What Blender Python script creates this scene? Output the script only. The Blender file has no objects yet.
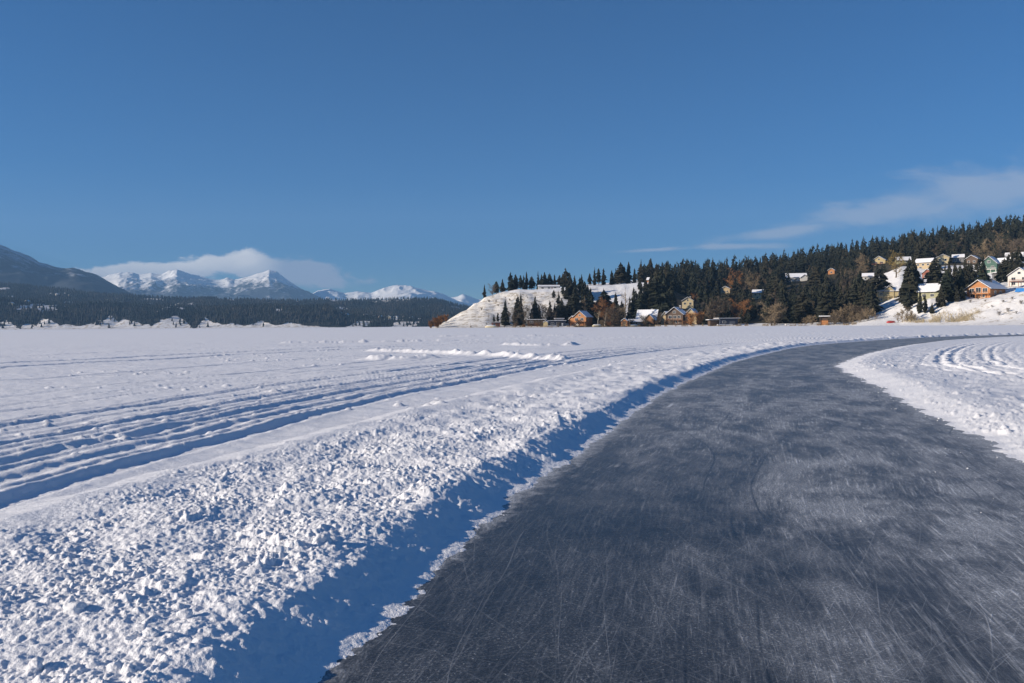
import bpy, math, random
import numpy as np
from concurrent.futures import ThreadPoolExecutor
from mathutils import Vector, Matrix

random.seed(7)
RNG = np.random.default_rng(11)
R = math.radians
scene = bpy.context.scene
HAZE = 7.0e-5
col = scene.collection

# ------------------------------------------------------------------ camera
W, H, F, CAM_H = 1024, 683, 804.0, 1.6
PITCH, ROLL = R(1.13), R(-0.41)
cd = bpy.data.cameras.new('camera')
cam = bpy.data.objects.new('camera', cd); col.objects.link(cam)
RM = Matrix.Rotation(R(90) - PITCH, 3, 'X') @ Matrix.Rotation(ROLL, 3, 'Z')
cam.matrix_world = Matrix.Translation((0, 0, CAM_H)) @ RM.to_4x4()
cd.sensor_width = 36.0; cd.lens = 36.0 * F / W
cd.clip_start = 0.05; cd.clip_end = 60000
scene.camera = cam

def at(px, py, Y):
    """point of the pixel's line of sight at ground distance Y"""
    v = RM @ Vector(((px - 512) / F, -(py - 341.5) / F, -1))
    return Vector((0, 0, CAM_H)) + v * (Y / v.y)
RMT = RM.transposed()
def proj(p):
    v = RMT @ (Vector(p) - Vector((0, 0, CAM_H)))
    return 512 + F * v.x / -v.z, 341.5 - F * v.y / -v.z

# ------------------------------------------------------------------ numpy noise
def h2(ix, iy, seed):
    n = (ix.astype(np.int64) * 374761393 + iy.astype(np.int64) * 668265263 + seed * 982451653) & 0xffffffff
    n = ((n ^ (n >> 13)) * 1274126177) & 0xffffffff
    n = ((n ^ (n >> 15)) * 2246822519) & 0xffffffff
    return ((n ^ (n >> 16)) & 0xffffff) / float(0x1000000)

def perlin(x, y, seed=0):
    ix = np.floor(x); iy = np.floor(y); fx = x - ix; fy = y - iy
    u = fx * fx * fx * (fx * (fx * 6 - 15) + 10); v = fy * fy * fy * (fy * (fy * 6 - 15) + 10)
    def g(dx, dy):
        a = h2(ix + dx, iy + dy, seed) * 2 * math.pi
        return np.cos(a) * (fx - dx) + np.sin(a) * (fy - dy)
    a = g(0, 0); b = g(1, 0); c = g(0, 1); d = g(1, 1)
    return 1.4 * ((a + (b - a) * u) + ((c + (d - c) * u) - (a + (b - a) * u)) * v)

def fbm(x, y, seed=0, octv=4, gain=0.5):
    t = np.zeros_like(x); a = 1.0; f = 1.0
    for o in range(octv):
        t += a * perlin(x * f, y * f, seed + o * 17); a *= gain; f *= 2.03
    return t

def ridged(x, y, seed=0, octv=5):
    t = np.zeros_like(x); a = 1.0; f = 1.0; w = np.ones_like(x); s = 0
    for o in range(octv):
        n = 1 - np.abs(perlin(x * f, y * f, seed + o * 13)) * 1.3
        n = np.clip(n, 0, 1) ** 2 * w
        t += a * n; s += a; w = np.clip(n * 1.6, 0, 1); a *= 0.55; f *= 2.1
    return t / s

def lumps(x, y, cell, seed, prob=0.8, lo=0.25, hi=0.6, sink=0.25):
    """rounded clods scattered one per cell; returns their height over the ground"""
    ix = np.floor(x / cell); iy = np.floor(y / cell)
    out = np.zeros_like(x)
    for dx in (-1, 0, 1):
        for dy in (-1, 0, 1):
            cx = ix + dx; cy = iy + dy
            px = (cx + h2(cx, cy, seed)) * cell; py = (cy + h2(cx, cy, seed + 1)) * cell
            r = cell * (lo + (hi - lo) * h2(cx, cy, seed + 2) ** 2)
            r = np.where(h2(cx, cy, seed + 3) < prob, r, 0)
            st = 0.7 + 0.6 * h2(cx, cy, seed + 4)
            d2 = ((x - px) * st) ** 2 + ((y - py) / st) ** 2
            hh = r * (np.maximum(1 - d2 / np.maximum(r * r, 1e-9), 0) ** 0.8) * 0.85 - sink * r * 0
            out = np.maximum(out, hh)
    return out

def smooth(a, b, x):
    t = np.clip((x - a) / (b - a), 0, 1); return t * t * (3 - 2 * t)

_tab = {}
def p1(s, seed):
    """noise along one axis, from a table"""
    if seed not in _tab:
        q = np.arange(-300, 4000, 0.05); _tab[seed] = (q, perlin(q, q * 0 + 0.37, seed))
    return np.interp(s, *_tab[seed])
def where(mask, fn, *a):
    """evaluate fn only where the mask is set"""
    out = np.zeros(mask.shape)
    if mask.any(): out[mask] = fn(*[q[mask] for q in a])
    return out

# ------------------------------------------------------------------ material helper
class NT:
    def __init__(s, nt): s.nt = nt
    def n(s, typ, **kw):
        nd = s.nt.nodes.new(typ)
        ins = kw.pop('i', {})
        for k, v in kw.items(): setattr(nd, k, v)
        for k, v in ins.items():
            sk = nd.inputs[k]
            if hasattr(v, 'is_output') or isinstance(v, bpy.types.NodeSocket): s.nt.links.new(v, sk)
            else: sk.default_value = v
        return nd
    def m(s, op, a, b=None, c=None, clamp=False):
        i = {0: a}
        if b is not None: i[1] = b
        if c is not None: i[2] = c
        nd = s.n('ShaderNodeMath', operation=op, use_clamp=clamp, i=i); return nd.outputs[0]
    def mix(s, f, a, b, blend='MIX'):
        nd = s.nt.nodes.new('ShaderNodeMix'); nd.data_type = 'RGBA'; nd.blend_type = blend
        for k, v in ((0, f), (6, a), (7, b)):
            if isinstance(v, bpy.types.NodeSocket): s.nt.links.new(v, nd.inputs[k])
            else: nd.inputs[k].default_value = v if k == 0 else (v if len(v) == 4 else (*v, 1))
        return nd.outputs[2]
    def ramp(s, f, a, b):
        nd = s.n('ShaderNodeMapRange', interpolation_type='SMOOTHSTEP', i={0: f, 1: a, 2: b, 3: 0.0, 4: 1.0}); return nd.outputs[0]
    def noise(s, vec, scale, detail=3, rough=0.5, dist=0.0, typ='FBM'):
        nd = s.n('ShaderNodeTexNoise', i={'Vector': vec, 'Scale': scale, 'Detail': detail, 'Roughness': rough, 'Distortion': dist}); return nd.outputs[0]
    def mapping(s, vec, loc=(0, 0, 0), rot=(0, 0, 0), sc=(1, 1, 1)):
        nd = s.n('ShaderNodeMapping', i={0: vec, 1: loc, 2: rot, 3: sc}); return nd.outputs[0]

def new_mat(name):
    m = bpy.data.materials.new(name); m.use_nodes = True
    nt = m.node_tree; b = nt.nodes['Principled BSDF']
    return m, NT(nt), b

MATS = {}
def plain(name, c, rough=0.7, var=0.25, scale=1.5, bump=0.0, spec=0.3, metal=0.0):
    if name in MATS: return MATS[name]
    m, t, b = new_mat(name)
    tc = t.n('ShaderNodeTexCoord').outputs['Object']
    nz = t.noise(tc, scale, 4, 0.6)
    oi = t.n('ShaderNodeObjectInfo').outputs['Random']
    f = t.m('ADD', t.m('MULTIPLY', nz, 0.8), t.m('MULTIPLY', oi, 0.3))
    f = t.ramp(f, 0.2, 0.9)
    a = [x * (1 - var) for x in c]; d = [min(1, x * (1 + var)) for x in c]
    t.nt.links.new(t.mix(f, a, d), b.inputs['Base Color'])
    b.inputs['Roughness'].default_value = rough; b.inputs['Specular IOR Level'].default_value = spec
    b.inputs['Metallic'].default_value = metal
    if bump:
        bn = t.n('ShaderNodeBump', i={'Strength': 0.5, 'Distance': bump, 'Height': t.noise(tc, scale * 4, 4)})
        t.nt.links.new(bn.outputs[0], b.inputs['Normal'])
    MATS[name] = m; return m

def boards(name, c, step=0.25, axis=2, var=0.3):
    """timber cladding: boards of slightly different tone with dark joints"""
    if name in MATS: return MATS[name]
    m, t, b = new_mat(name)
    tc = t.n('ShaderNodeTexCoord').outputs['Object']
    sx = t.n('ShaderNodeSeparateXYZ', i={0: tc}).outputs[axis]
    q = t.m('DIVIDE', sx, step); fl = t.m('FLOOR', q); fr = t.m('FRACT', q)
    wn = t.n('ShaderNodeTexWhiteNoise', noise_dimensions='1D', i={'W': fl}).outputs[0]
    nz = t.noise(tc, 1.3, 5, 0.6)
    f = t.m('ADD', t.m('MULTIPLY', wn, 0.5), t.m('MULTIPLY', nz, 0.6))
    cc = t.mix(f, [x * (1 - var) for x in c], [min(1, x * (1 + var)) for x in c])
    j = t.m('LESS_THAN', fr, 0.1)
    t.nt.links.new(t.mix(t.m('MULTIPLY', j, 0.6), cc, [x * 0.3 for x in c]), b.inputs['Base Color'])
    b.inputs['Roughness'].default_value = 0.65; b.inputs['Specular IOR Level'].default_value = 0.3
    MATS[name] = m; return m

def link(name, verts, faces, mat, parent=None, smooth_=False):
    me = bpy.data.meshes.new(name); me.from_pydata([tuple(v) for v in verts], [], [tuple(f) for f in faces])
    me.materials.append(mat)
    if smooth_: me.polygons.foreach_set('use_smooth', [True] * len(me.polygons))
    me.update()
    o = bpy.data.objects.new(name, me); col.objects.link(o)
    if parent: o.parent = parent
    return o

def tag(o, label=None, cat=None, group=None, kind=None):
    if label: o['label'] = label
    if cat: o['category'] = cat
    if group: o['group'] = group
    if kind: o['kind'] = kind
    return o

def empty(name, loc, rz=0.0):
    o = bpy.data.objects.new(name, None); col.objects.link(o)
    o.location = loc; o.rotation_euler = (0, 0, rz); o.empty_display_size = 0.5
    return o

def np_mesh(name, V, Q, mat, smooth_=True, k=4):
    V = np.ascontiguousarray(V, dtype=np.float32); Q = np.ascontiguousarray(Q, dtype=np.int32)
    me = bpy.data.meshes.new(name)
    me.vertices.add(len(V)); me.vertices.foreach_set('co', V.ravel())
    me.loops.add(Q.size); me.loops.foreach_set('vertex_index', Q.ravel())
    me.polygons.add(len(Q)); me.polygons.foreach_set('loop_start', np.arange(0, Q.size, k, dtype=np.int32))
    try: me.polygons.foreach_set('loop_total', np.full(len(Q), k, dtype=np.int32))
    except Exception: pass
    me.materials.append(mat)
    if smooth_: me.polygons.foreach_set('use_smooth', np.ones(len(Q), dtype=bool))
    me.update(calc_edges=True); me.validate()
    o = bpy.data.objects.new(name, me); col.objects.link(o); return o

def grid_quads(nr, nc, wrap=False):
    i = np.arange(nr - 1)[:, None]; j = np.arange(nc if wrap else nc - 1)[None, :]
    j2 = (j + 1) % nc
    a = i * nc + j; b = i * nc + j2; c = (i + 1) * nc + j2; d = (i + 1) * nc + j
    return np.stack([a, b, c, d], -1).reshape(-1, 4)

# ------------------------------------------------------------------ sun, sky, clouds
SUN_EL, SUN_AZ = R(18), R(12)            # sun to the left, a little behind the camera
to_sun = Vector((-math.cos(SUN_EL) * math.cos(SUN_AZ), -math.cos(SUN_EL) * math.sin(SUN_AZ), math.sin(SUN_EL)))
sd = bpy.data.lights.new('sun', 'SUN'); sd.energy = 5.0; sd.angle = R(0.5); sd.color = (1.0, 0.87, 0.71)
sun = bpy.data.objects.new('sun', sd); col.objects.link(sun)
sun.rotation_euler = to_sun.to_track_quat('Z', 'Y').to_euler(); sun.location = to_sun * 100

wd = bpy.data.worlds.new('World'); scene.world = wd; wd.use_nodes = True
t = NT(wd.node_tree); bg = wd.node_tree.nodes['Background']
sky = t.n('ShaderNodeTexSky', sky_type='NISHITA')
sky.sun_disc = False; sky.sun_elevation = SUN_EL
sky.sun_rotation = math.atan2(to_sun.x, to_sun.y)
sky.air_density = 1.0; sky.dust_density = 0.6; sky.ozone_density = 5.0; sky.altitude = 2200
g = t.n('ShaderNodeTexCoord').outputs['Generated']
sp = t.n('ShaderNodeSeparateXYZ', i={0: g})
front = t.m('GREATER_THAN', sp.outputs[1], 0.05)
yy = t.m('MAXIMUM', sp.outputs[1], 0.05)
u = t.m('DIVIDE', sp.outputs[0], yy); v = t.m('DIVIDE', sp.outputs[2], yy)
uv = t.n('ShaderNodeCombineXYZ', i={0: u, 1: v}).outputs[0]
def blob(cu, cv, ru, rv, rot=0.0):
    du = t.m('SUBTRACT', u, cu); dv = t.m('SUBTRACT', v, cv)
    c, s = math.cos(rot), math.sin(rot)
    a = t.m('DIVIDE', t.m('ADD', t.m('MULTIPLY', du, c), t.m('MULTIPLY', dv, s)), ru)
    b = t.m('DIVIDE', t.m('SUBTRACT', t.m('MULTIPLY', dv, c), t.m('MULTIPLY', du, s)), rv)
    d = t.m('ADD', t.m('MULTIPLY', a, a), t.m('MULTIPLY', b, b))
    return t.m('SUBTRACT', 1.0, t.m('POWER', d, 0.5))
def uvp(px, py):
    p = RM @ Vector(((px - 512) / F, -(py - 341.5) / F, -1)); return p.x / p.y, p.z / p.y
# cloud resting on the far peaks
cn = t.noise(t.mapping(uv, sc=(1, 2.2, 1)), 26, 7, 0.58, 0.3)
cn2 = t.noise(t.mapping(uv, loc=(3, 1, 0), sc=(1, 2.0, 1)), 11, 5, 0.55, 0.2)
nj = t.m('MULTIPLY', t.m('SUBTRACT', cn, 0.5), 2.1)
m_all = None
for (cx, cy, rx, ry, rot) in ((130, 271, 80, 7, 0.02), (170, 269, 80, 8, 0.03), (212, 266, 42, 12, 0.05), (250, 262, 36, 11, 0), (222, 263, 22, 10, 0), (285, 271, 70, 15, -0.12), (322, 279, 36, 9, -0.15)):
    cu, cv = uvp(cx, cy)
    b_ = blob(cu, cv, rx / F, ry / F, rot)
    m_all = b_ if m_all is None else t.n('ShaderNodeMath', operation='SMOOTH_MAX', i={0: m_all, 1: b_, 2: 0.3}).outputs[0]
mL = t.ramp(t.m('ADD', m_all, nj), -0.10, 0.38)
# cream on the sunlit left and top, grey beneath and to the right
cuL, cvL = uvp(262, 0)
litx = t.ramp(u, uvp(292, 0)[0], uvp(236, 0)[0])
litx = t.m('MULTIPLY', litx, t.m('ADD', 0.45, t.m('MULTIPLY', t.ramp(v, uvp(240, 277)[1], uvp(240, 260)[1]), 0.55)))
lit = t.m('ADD', t.m('MULTIPLY', litx, 0.9), t.m('MULTIPLY', t.m('SUBTRACT', cn2, 0.5), 1.3), clamp=True)
# long thin cloud rising to the right
ur, vr = uvp(905, 203)
mR0 = None
for (cx, cy, rx, ry, rot) in ((990, 189, 150, 30, 0.17), (890, 210, 130, 17, 0.17), (1120, 178, 170, 40, 0.1), (790, 231, 90, 7, 0.13), (740, 246, 60, 4, 0.0), (650, 250, 50, 3, 0.05)):
    cu, cv = uvp(cx, cy)
    b_ = blob(cu, cv, rx / F, ry / F, rot)
    mR0 = b_ if mR0 is None else t.n('ShaderNodeMath', operation='SMOOTH_MAX', i={0: mR0, 1: b_, 2: 0.25}).outputs[0]
rn = t.noise(t.mapping(uv, rot=(0, 0, -0.17), sc=(1, 3.4, 1)), 12, 7, 0.6, 0.4)
mR = t.m('MULTIPLY', t.ramp(t.m('ADD', mR0, t.m('MULTIPLY', t.m('SUBTRACT', rn, 0.5), 2.0)), -0.15, 0.8), 0.62)
# (colours are radiances in the sky texture's own units)
cloudL = t.mix(lit, (4.2, 4.8, 6.2), (13.0, 12.2, 11.5))
skc = t.n('ShaderNodeHueSaturation', i={'Hue': 0.504, 'Saturation': 1.32, 'Value': 1.0, 'Color': sky.outputs[0]}).outputs[0]
c1 = t.mix(t.m('MULTIPLY', t.m('MULTIPLY', mL, front), 0.86), skc, cloudL)
c2 = t.mix(t.m('MULTIPLY', mR, front), c1, (6.0, 6.2, 7.0))
wd.node_tree.links.new(c2, bg.inputs['Color'])
bg.inputs['Strength'].default_value = 0.053
SKY_NODE = sky

scene.view_settings.view_transform = 'Standard'
scene.view_settings.look = 'None'
scene.view_settings.exposure = 0.8
scene.view_settings.gamma = 1.0
scene.render.engine = 'CYCLES'
scene.cycles.use_denoising = True
scene.cycles.max_bounces = 6; scene.cycles.diffuse_bounces = 3; scene.cycles.transparent_max_bounces = 16

# ------------------------------------------------------------------ snow + ice materials
def snow_material(name, grain=True, tint=(0.84, 0.85, 0.88), dirt=None):
    m, t, b = new_mat(name)
    pos = t.n('ShaderNodeNewGeometry').outputs['Position']
    n1 = t.noise(pos, 0.35, 4, 0.6)
    c = t.mix(n1, [x * 0.95 for x in tint], [min(1, x * 1.05) for x in tint])
    t.nt.links.new(c, b.inputs['Base Color'])
    b.inputs['Roughness'].default_value = 0.65; b.inputs['Specular IOR Level'].default_value = 0.25
    if grain:
        n2 = t.noise(pos, 34, 5, 0.65); n3 = t.noise(pos, 150, 2, 0.5)
        hgt = t.m('ADD', n2, t.m('MULTIPLY', n3, 0.35))
        bn = t.n('ShaderNodeBump', i={'Strength': 0.7, 'Distance': 0.016, 'Height': hgt})
        t.nt.links.new(bn.outputs[0], b.inputs['Normal'])
    MATS[name] = m
    return m
snow_m = snow_material('lake_snow')
roof_snow_m = snow_material('roof_snow', False)

# ------------------------------------------------------------------ the skating track's two banks
def spline(pts, step=0.3):
    P = [np.array(p, float) for p in pts]; out = []
    for i in range(len(P) - 1):
        p0 = P[max(i - 1, 0)]; p1 = P[i]; p2 = P[i + 1]; p3 = P[min(i + 2, len(P) - 1)]
        n = max(2, int(np.linalg.norm(p2 - p1) / step))
        for k in range(n):
            s = k / n
            out.append(0.5 * ((2 * p1) + (-p0 + p2) * s + (2 * p0 - 5 * p1 + 4 * p2 - p3) * s * s + (-p0 + 3 * p1 - 3 * p2 + p3) * s ** 3))
    out.append(P[-1]); return np.array(out, dtype=np.float32)

crest = spline([(-1.0, -22), (-1.3, -8), (-1.7, -2), (-1.72, 1), (-1.66, 3.0), (-1.44, 4.0), (-1.17, 5.3), (-.75, 7.24), (-.31, 8.8), (.10, 9.9), (.97, 12.8), (1.57, 14.86), (3.6, 20.9),
                (6.7, 28.9), (9.6, 36.0), (19.2, 55.6), (28.3, 68.7), (39.2, 82), (54, 96), (79, 111), (108, 121.5), (152, 129), (230, 134)])
rfoot = spline([(3.2, -22), (3.3, -5), (3.5, 0), (3.95, 3), (4.85, 5.5), (5.9, 8.8), (6.95, 11.95), (8.3, 16.66), (10.1, 22.6), (12.1, 29.2),
                (14.9, 35.0), (20.8, 45.2), (29.2, 58), (40.5, 72.5), (56, 86.5), (80, 101), (109, 111.5), (152, 119), (230, 124)])

def sdist(X, Y, line):
    """signed distance (left of the line positive) and arc length"""
    T = np.gradient(line, axis=0); T /= np.linalg.norm(T, axis=1)[:, None]
    S = np.concatenate([[0], np.cumsum(np.linalg.norm(np.diff(line, axis=0), axis=1))])
    d = np.empty(len(X), np.float32); s = np.empty(len(X), np.float32)
    CH = 4000
    for a in range(0, len(X), CH):
        x = X[a:a + CH, None]; y = Y[a:a + CH, None]
        k = np.argmin((x - line[:, 0]) ** 2 + (y - line[:, 1]) ** 2, axis=1)
        rx = X[a:a + CH] - line[k, 0]; ry = Y[a:a + CH] - line[k, 1]
        al = rx * T[k, 0] + ry * T[k, 1]
        cr = T[k, 0] * ry - T[k, 1] * rx
        dist = np.sqrt(rx * rx + ry * ry)
        inner = np.abs(al) < 0.6
        d[a:a + CH] = np.where(inner, cr, np.sign(cr) * dist); s[a:a + CH] = S[k] + np.clip(al, -.5, .5)
    return d, s

def resample(line, fine):  # coarser far from the camera keeps the search short
    keep = [0]; 
    for i in range(1, len(line)):
        r = math.hypot(*line[i]); 
        if np.linalg.norm(line[i] - line[keep[-1]]) >= fine * max(0.25, r / 40): keep.append(i)
    return line[keep]
crest_c = resample(crest, 0.5); rfoot_c = resample(rfoot, 0.5)
# snow ridges left by a plough out on the lake
ridges = [np.array(p, np.float32) for p in (
    [(-8.6, 50.0), (-6.0, 47.5), (-3.6, 44.8), (-1.5, 41.5), (1.2, 37.5), (2.2, 35.6)],
    [(-6.5, 37.2), (-5.0, 36.9), (-3.9, 37.6)],
    [(-0.5, 63.5), (2.0, 60.2), (4.3, 60.5), (4.9, 66.0)],
    [(-22, 78), (-13, 80), (-6, 83)], [(-14, 120), (0, 116), (10, 119)])]

def lake_height(X, Y):
    if len(X) < 5000: return lake_height_part(X, Y)
    parts = [slice(a, min(a + 24000, len(X))) for a in range(0, len(X), 24000)]
    with ThreadPoolExecutor(4) as ex: res = list(ex.map(lambda q: lake_height_part(X[q], Y[q]), parts))
    return np.concatenate(res)

def lake_height_part(X, Y):
    r = np.hypot(X, Y)
    z = np.full(X.shape, 0.07)
    nm = np.where(r < 300)[0]
    if len(nm) == 0: return z
    x = X[nm].astype(np.float64); y = Y[nm].astype(np.float64); rn = r[nm]
    res = rn * rn / np.where(rn < 28, 2470.0, 7500.0)                     # ground covered by half a picture row: finest useful detail
    def fade(cell, q): return np.clip(1.6 - q / cell, 0, 1)
    x32 = x.astype(np.float32); y32 = y.astype(np.float32)
    d, s = sdist(x32, y32, crest_c); e, s2 = sdist(x32, y32, rfoot_c)
    d = d.astype(np.float64); e = -e.astype(np.float64); s = s.astype(np.float64); s2 = s2.astype(np.float64)
    h = np.zeros(x.shape)
    # --- open lake snow: drifts, wind crust, grooves of skis and snowmobiles
    def open_snow(xi, yi, d, s, rs):
        fz = lambda c: fade(c, rs)
        h = 0.07 + 0.03 * fbm(xi * 0.10, yi * 0.16, 3, 3) + 0.020 * fbm(xi * 0.45, yi * 0.9, 5, 4) * fz(1.5)
        h += 0.012 * np.clip(fbm(xi * 1.6, yi * 3.0, 8, 4), -.4, 1) * fz(.4)
        pat = smooth(0.05, 0.5, fbm(xi * 0.12 + 4, yi * 0.22, 31, 3))
        h += pat * 0.6 * lumps(xi, yi * 1.4, 0.5, 77, 0.35, 0.1, 0.28, 0.3) * fz(.5)
        drift = 2.3 * (1 - np.exp(-np.clip(s - 27, 0, None) / 12.0))
        b = d - drift + 0.10 * p1(s * 0.11, 9)
        for (c, w, dep, seed) in GROOVES:
            q = b - c + 0.035 * p1(s * 0.3, seed)
            k = np.where(np.abs(q) < 3.4 * w)[0]
            if len(k) == 0: continue
            q = q[k]; sk = s[k]
            wob = 0.8 + 0.75 * p1(sk * 0.8, seed + 1) + 0.4 * p1(sk * 2.9, seed + 5)
            g_ = -dep * np.exp(-(q / w) ** 4) * np.clip(wob, 0.78, 1.2)
            bm = 0.55 * dep * (np.exp(-((q - 1.75 * w) / (0.75 * w)) ** 2) + 0.5 * np.exp(-((q + 1.75 * w) / (0.75 * w)) ** 2))
            bm *= np.clip(0.7 + 0.35 * fbm(xi[k] * 3.3, yi[k] * 3.3, seed + 2, 3), 0.1, 2)
            h[k] += (g_ + bm) * np.clip(1.2 - (sk - 27) / 260, 0.3, 1)
        band = smooth(3.0, 3.6, b) * (1 - smooth(7.4, 8.6, b))
        h += where(band > 0.001, lambda xi, yi, rs: 0.5 * lumps(xi, yi, 0.33, 91, 0.22, 0.06, 0.2) * fade(.3, rs) + 0.008 * fbm(xi * 2.2, yi * 2.2, 12, 3) * fade(.5, rs), xi, yi, rs) * band
        for k, L in enumerate(ridges):
            dd = np.full(xi.shape, 1e9)
            for a in range(len(L) - 1):
                p = L[a]; q = L[a + 1]; vx, vy = q - p
                tt = np.clip(((xi - p[0]) * vx + (yi - p[1]) * vy) / (vx * vx + vy * vy), 0, 1)
                dd = np.minimum(dd, np.hypot(xi - p[0] - tt * vx, yi - p[1] - tt * vy))
            h += where(dd < 1.6, lambda xi, yi, dd: np.exp(-((dd + 0.12 * perlin(xi * 1.1, yi * 1.1, 60 + k)) / 0.42) ** 2) * 0.24 * np.clip(0.8 + 0.5 * fbm(xi * 1.2, yi * 1.2, 63 + k, 3), 0.2, 1.6), xi, yi, dd)
        return h
    op = (d > 1.0) | (e > 0.6)
    h = where(op, open_snow, x, y, d, s, res)
    # --- left bank: steep cut face, clods thrown outwards
    def left_bank(xi, yi, d0, s, h, rs):
        fz = lambda c: fade(c, rs)
        wob = 0.10 * p1(s * 0.9, 21) + 0.05 * p1(s * 3.1, 22)
        dl = d0 + wob + 0.09
        prof = np.interp(dl, [-0.95, -0.8, -0.62, -0.46, -0.34, -0.14, -0.02, 0.10, 0.35, 1.2, 2.2, 3.0, 3.4],
                             [-0.06, -0.03, -0.004, 0.02, 0.06, 0.145, 0.18, 0.19, 0.185, 0.155, 0.12, 0.08, 0.0])
        prof *= np.where(dl > -0.4, 1 + 0.10 * p1(s * 0.45, 23), 1)
        skirt = smooth(-0.95, -0.75, dl) * (1 - smooth(-0.6, -0.36, dl))
        prof += skirt * (0.009 * fbm(xi * 5, yi * 5, 25, 5, 0.6) + 0.16 * lumps(xi, yi, 0.12, 26, 0.15, 0.1, 0.3, 0.2) * fz(.1))
        face = smooth(-0.5, -0.36, dl) * (1 - smooth(-0.1, 0.08, dl))
        prof += face * (0.014 * perlin(s * 7, dl * 2.0, 27) + 0.022 * fbm(xi * 3, yi * 3, 28, 3) + 0.010 * fbm(xi * 13, yi * 13, 24, 3)) * fz(.1)
        cl = smooth(-0.16, 0.06, dl) * (1 - smooth(2.2, 3.3, dl + 0.4 * p1(s * 0.4, 29)))
        def clods(xi, yi, rs):
            mod = np.clip(0.56 + 0.8 * fbm(xi * 1.5, yi * 1.5, 33, 3), 0.08, 1.2)
            tex = 0.05 * fbm(xi * 1.3, yi * 1.3, 30, 3) - 0.02
            tex += mod * (0.65 * lumps(xi, yi, 0.27, 34, 0.30, 0.12, 0.33) * fade(.3, rs) + 0.7 * lumps(xi, yi, 0.13, 37, 0.42, 0.14, 0.42) * fade(.15, rs)
                          + 0.8 * lumps(xi, yi, 0.07, 38, 0.7, 0.16, 0.5) * fade(.075, rs) + 0.95 * lumps(xi, yi, 0.036, 36, 0.8, 0.2, 0.55) * fade(.04, rs))
            tex += 0.010 * fbm(xi * 16, yi * 16, 39, 3) * fade(.07, rs)
            return tex + (1 - fade(.3, rs)) * 0.10 * perlin(xi * 2.0, yi * 0.9, 40)      # far away the clods blur into a rough surface
        prof += cl * where(cl > 0.001, clods, xi, yi, rs)
        return np.where(dl > -0.3, np.maximum(prof, 0) + h * smooth(1.5, 3.4, dl), prof)
    # --- right bank: low, bright, crumbly
    def right_bank(xi, yi, e, s2, h, rs):
        fz = lambda c: fade(c, rs)
        wr = 0.16 * p1(s2 * 0.7, 53) + 0.10 * p1(s2 * 2.3, 54)
        er = e + wr
        pr = np.interp(er, [-1.1, -0.5, -0.1, 0.15, 0.55, 0.9, 1.6, 2.6, 4.5], [-0.06, -0.03, 0.01, 0.06, 0.14, 0.16, 0.12, 0.06, 0.04])
        pr += smooth(-1.1, -.6, er) * (1 - smooth(0.0, 0.3, er)) * (0.012 * fbm(xi * 2.6, yi * 2.6, 55, 4) + 0.4 * lumps(xi, yi, 0.2, 56, 0.3, 0.1, 0.3, 0.2) * fz(.15))
        clr = smooth(-0.1, 0.2, er) * (1 - smooth(1.3, 2.4, er))
        rough = smooth(0.5, 1.6, er) * (1 - smooth(6, 12, er))
        mod = np.clip(0.75 + 0.7 * fbm(xi * 0.9, yi * 0.9, 33, 2), 0.15, 1.5)
        pr += clr * mod * 1.25 * (0.7 * lumps(xi, yi, 0.22, 57, 0.5, 0.14, 0.38, 0.1) * fz(.2) + 0.8 * lumps(xi, yi, 0.11, 58, 0.8, 0.18, 0.46, 0.1) * fz(.1) + 0.7 * lumps(xi, yi, 0.06, 59, 0.8, 0.2, 0.5, 0.1) * fz(.06))
        pr += rough * (0.04 * fbm(xi * 1.1, yi * 1.1, 61, 5, 0.55) * fz(.4) + 0.7 * lumps(xi, yi, 0.45, 62, 0.35, 0.08, 0.26) * fz(.3))
        gr = np.zeros_like(pr)
        for (c, w, dep, sd_) in ((3.3, .13, .065, 71), (3.8, .13, .065, 72), (4.9, .11, .045, 73), (5.35, .11, .045, 74), (6.4, .1, .02, 77), (2.7, .07, .02, 78), (4.3, .07, .02, 79), (5.9, .08, .02, 80), (7.1, .08, .02, 81), (8.0, .14, .03, 75), (9.3, .14, .025, 76)):
            q = er - c - 1.2 * (1 - smooth(10, 30, yi)) + 0.05 * p1(s2 * 0.3, sd_)
            gr += -dep * np.exp(-(q / w) ** 4) + 0.22 * dep * np.exp(-((np.abs(q) - 1.75 * w) / (0.75 * w)) ** 2)
        pr += gr * fz(.5) * (1 - smooth(110, 150, s2))
        return np.where(er > 0, np.maximum(pr, 0.004) + h * smooth(1.0, 4.5, er), pr)
    zz = np.full(x.shape, -0.06)
    mL = (d > -1.25) & (d <= 3.9); mR = (e > -1.3) & (e < 14)
    zz = np.where(mL, np.maximum(where(mL, left_bank, x, y, d, s, h, res), zz), zz)
    zz = np.where(mR, np.maximum(where(mR, right_bank, x, y, e, s2, h, res), zz), zz)
    zz = np.where((d > 3.9) | (e >= 14), h, zz)
    k = smooth(170, 240, rn)
    z[nm] = zz * (1 - k) + 0.07 * k
    return z
GROOVES = ((3.35, .17, .06, 41), (3.72, .07, .022, 61), (4.1, .12, .036, 42), (4.5, .08, .024, 62), (4.85, .16, .05, 43), (5.25, .09, .03, 48), (5.62, .08, .02, 63), (6.1, .16, .052, 44), (6.45, .09, .026, 45), (6.95, .08, .022, 64), (7.7, .14, .045, 46), (8.2, .09, .026, 65), (9.6, .09, .022, 66), (10.6, .10, .02, 67),
           (12.2, .14, .03, 47), (17.0, .16, .03, 48), (24.5, .26, .08, 49), (28.0, .28, .085, 50), (36, .25, .07, 51), (52, .45, .09, 52))

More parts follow.
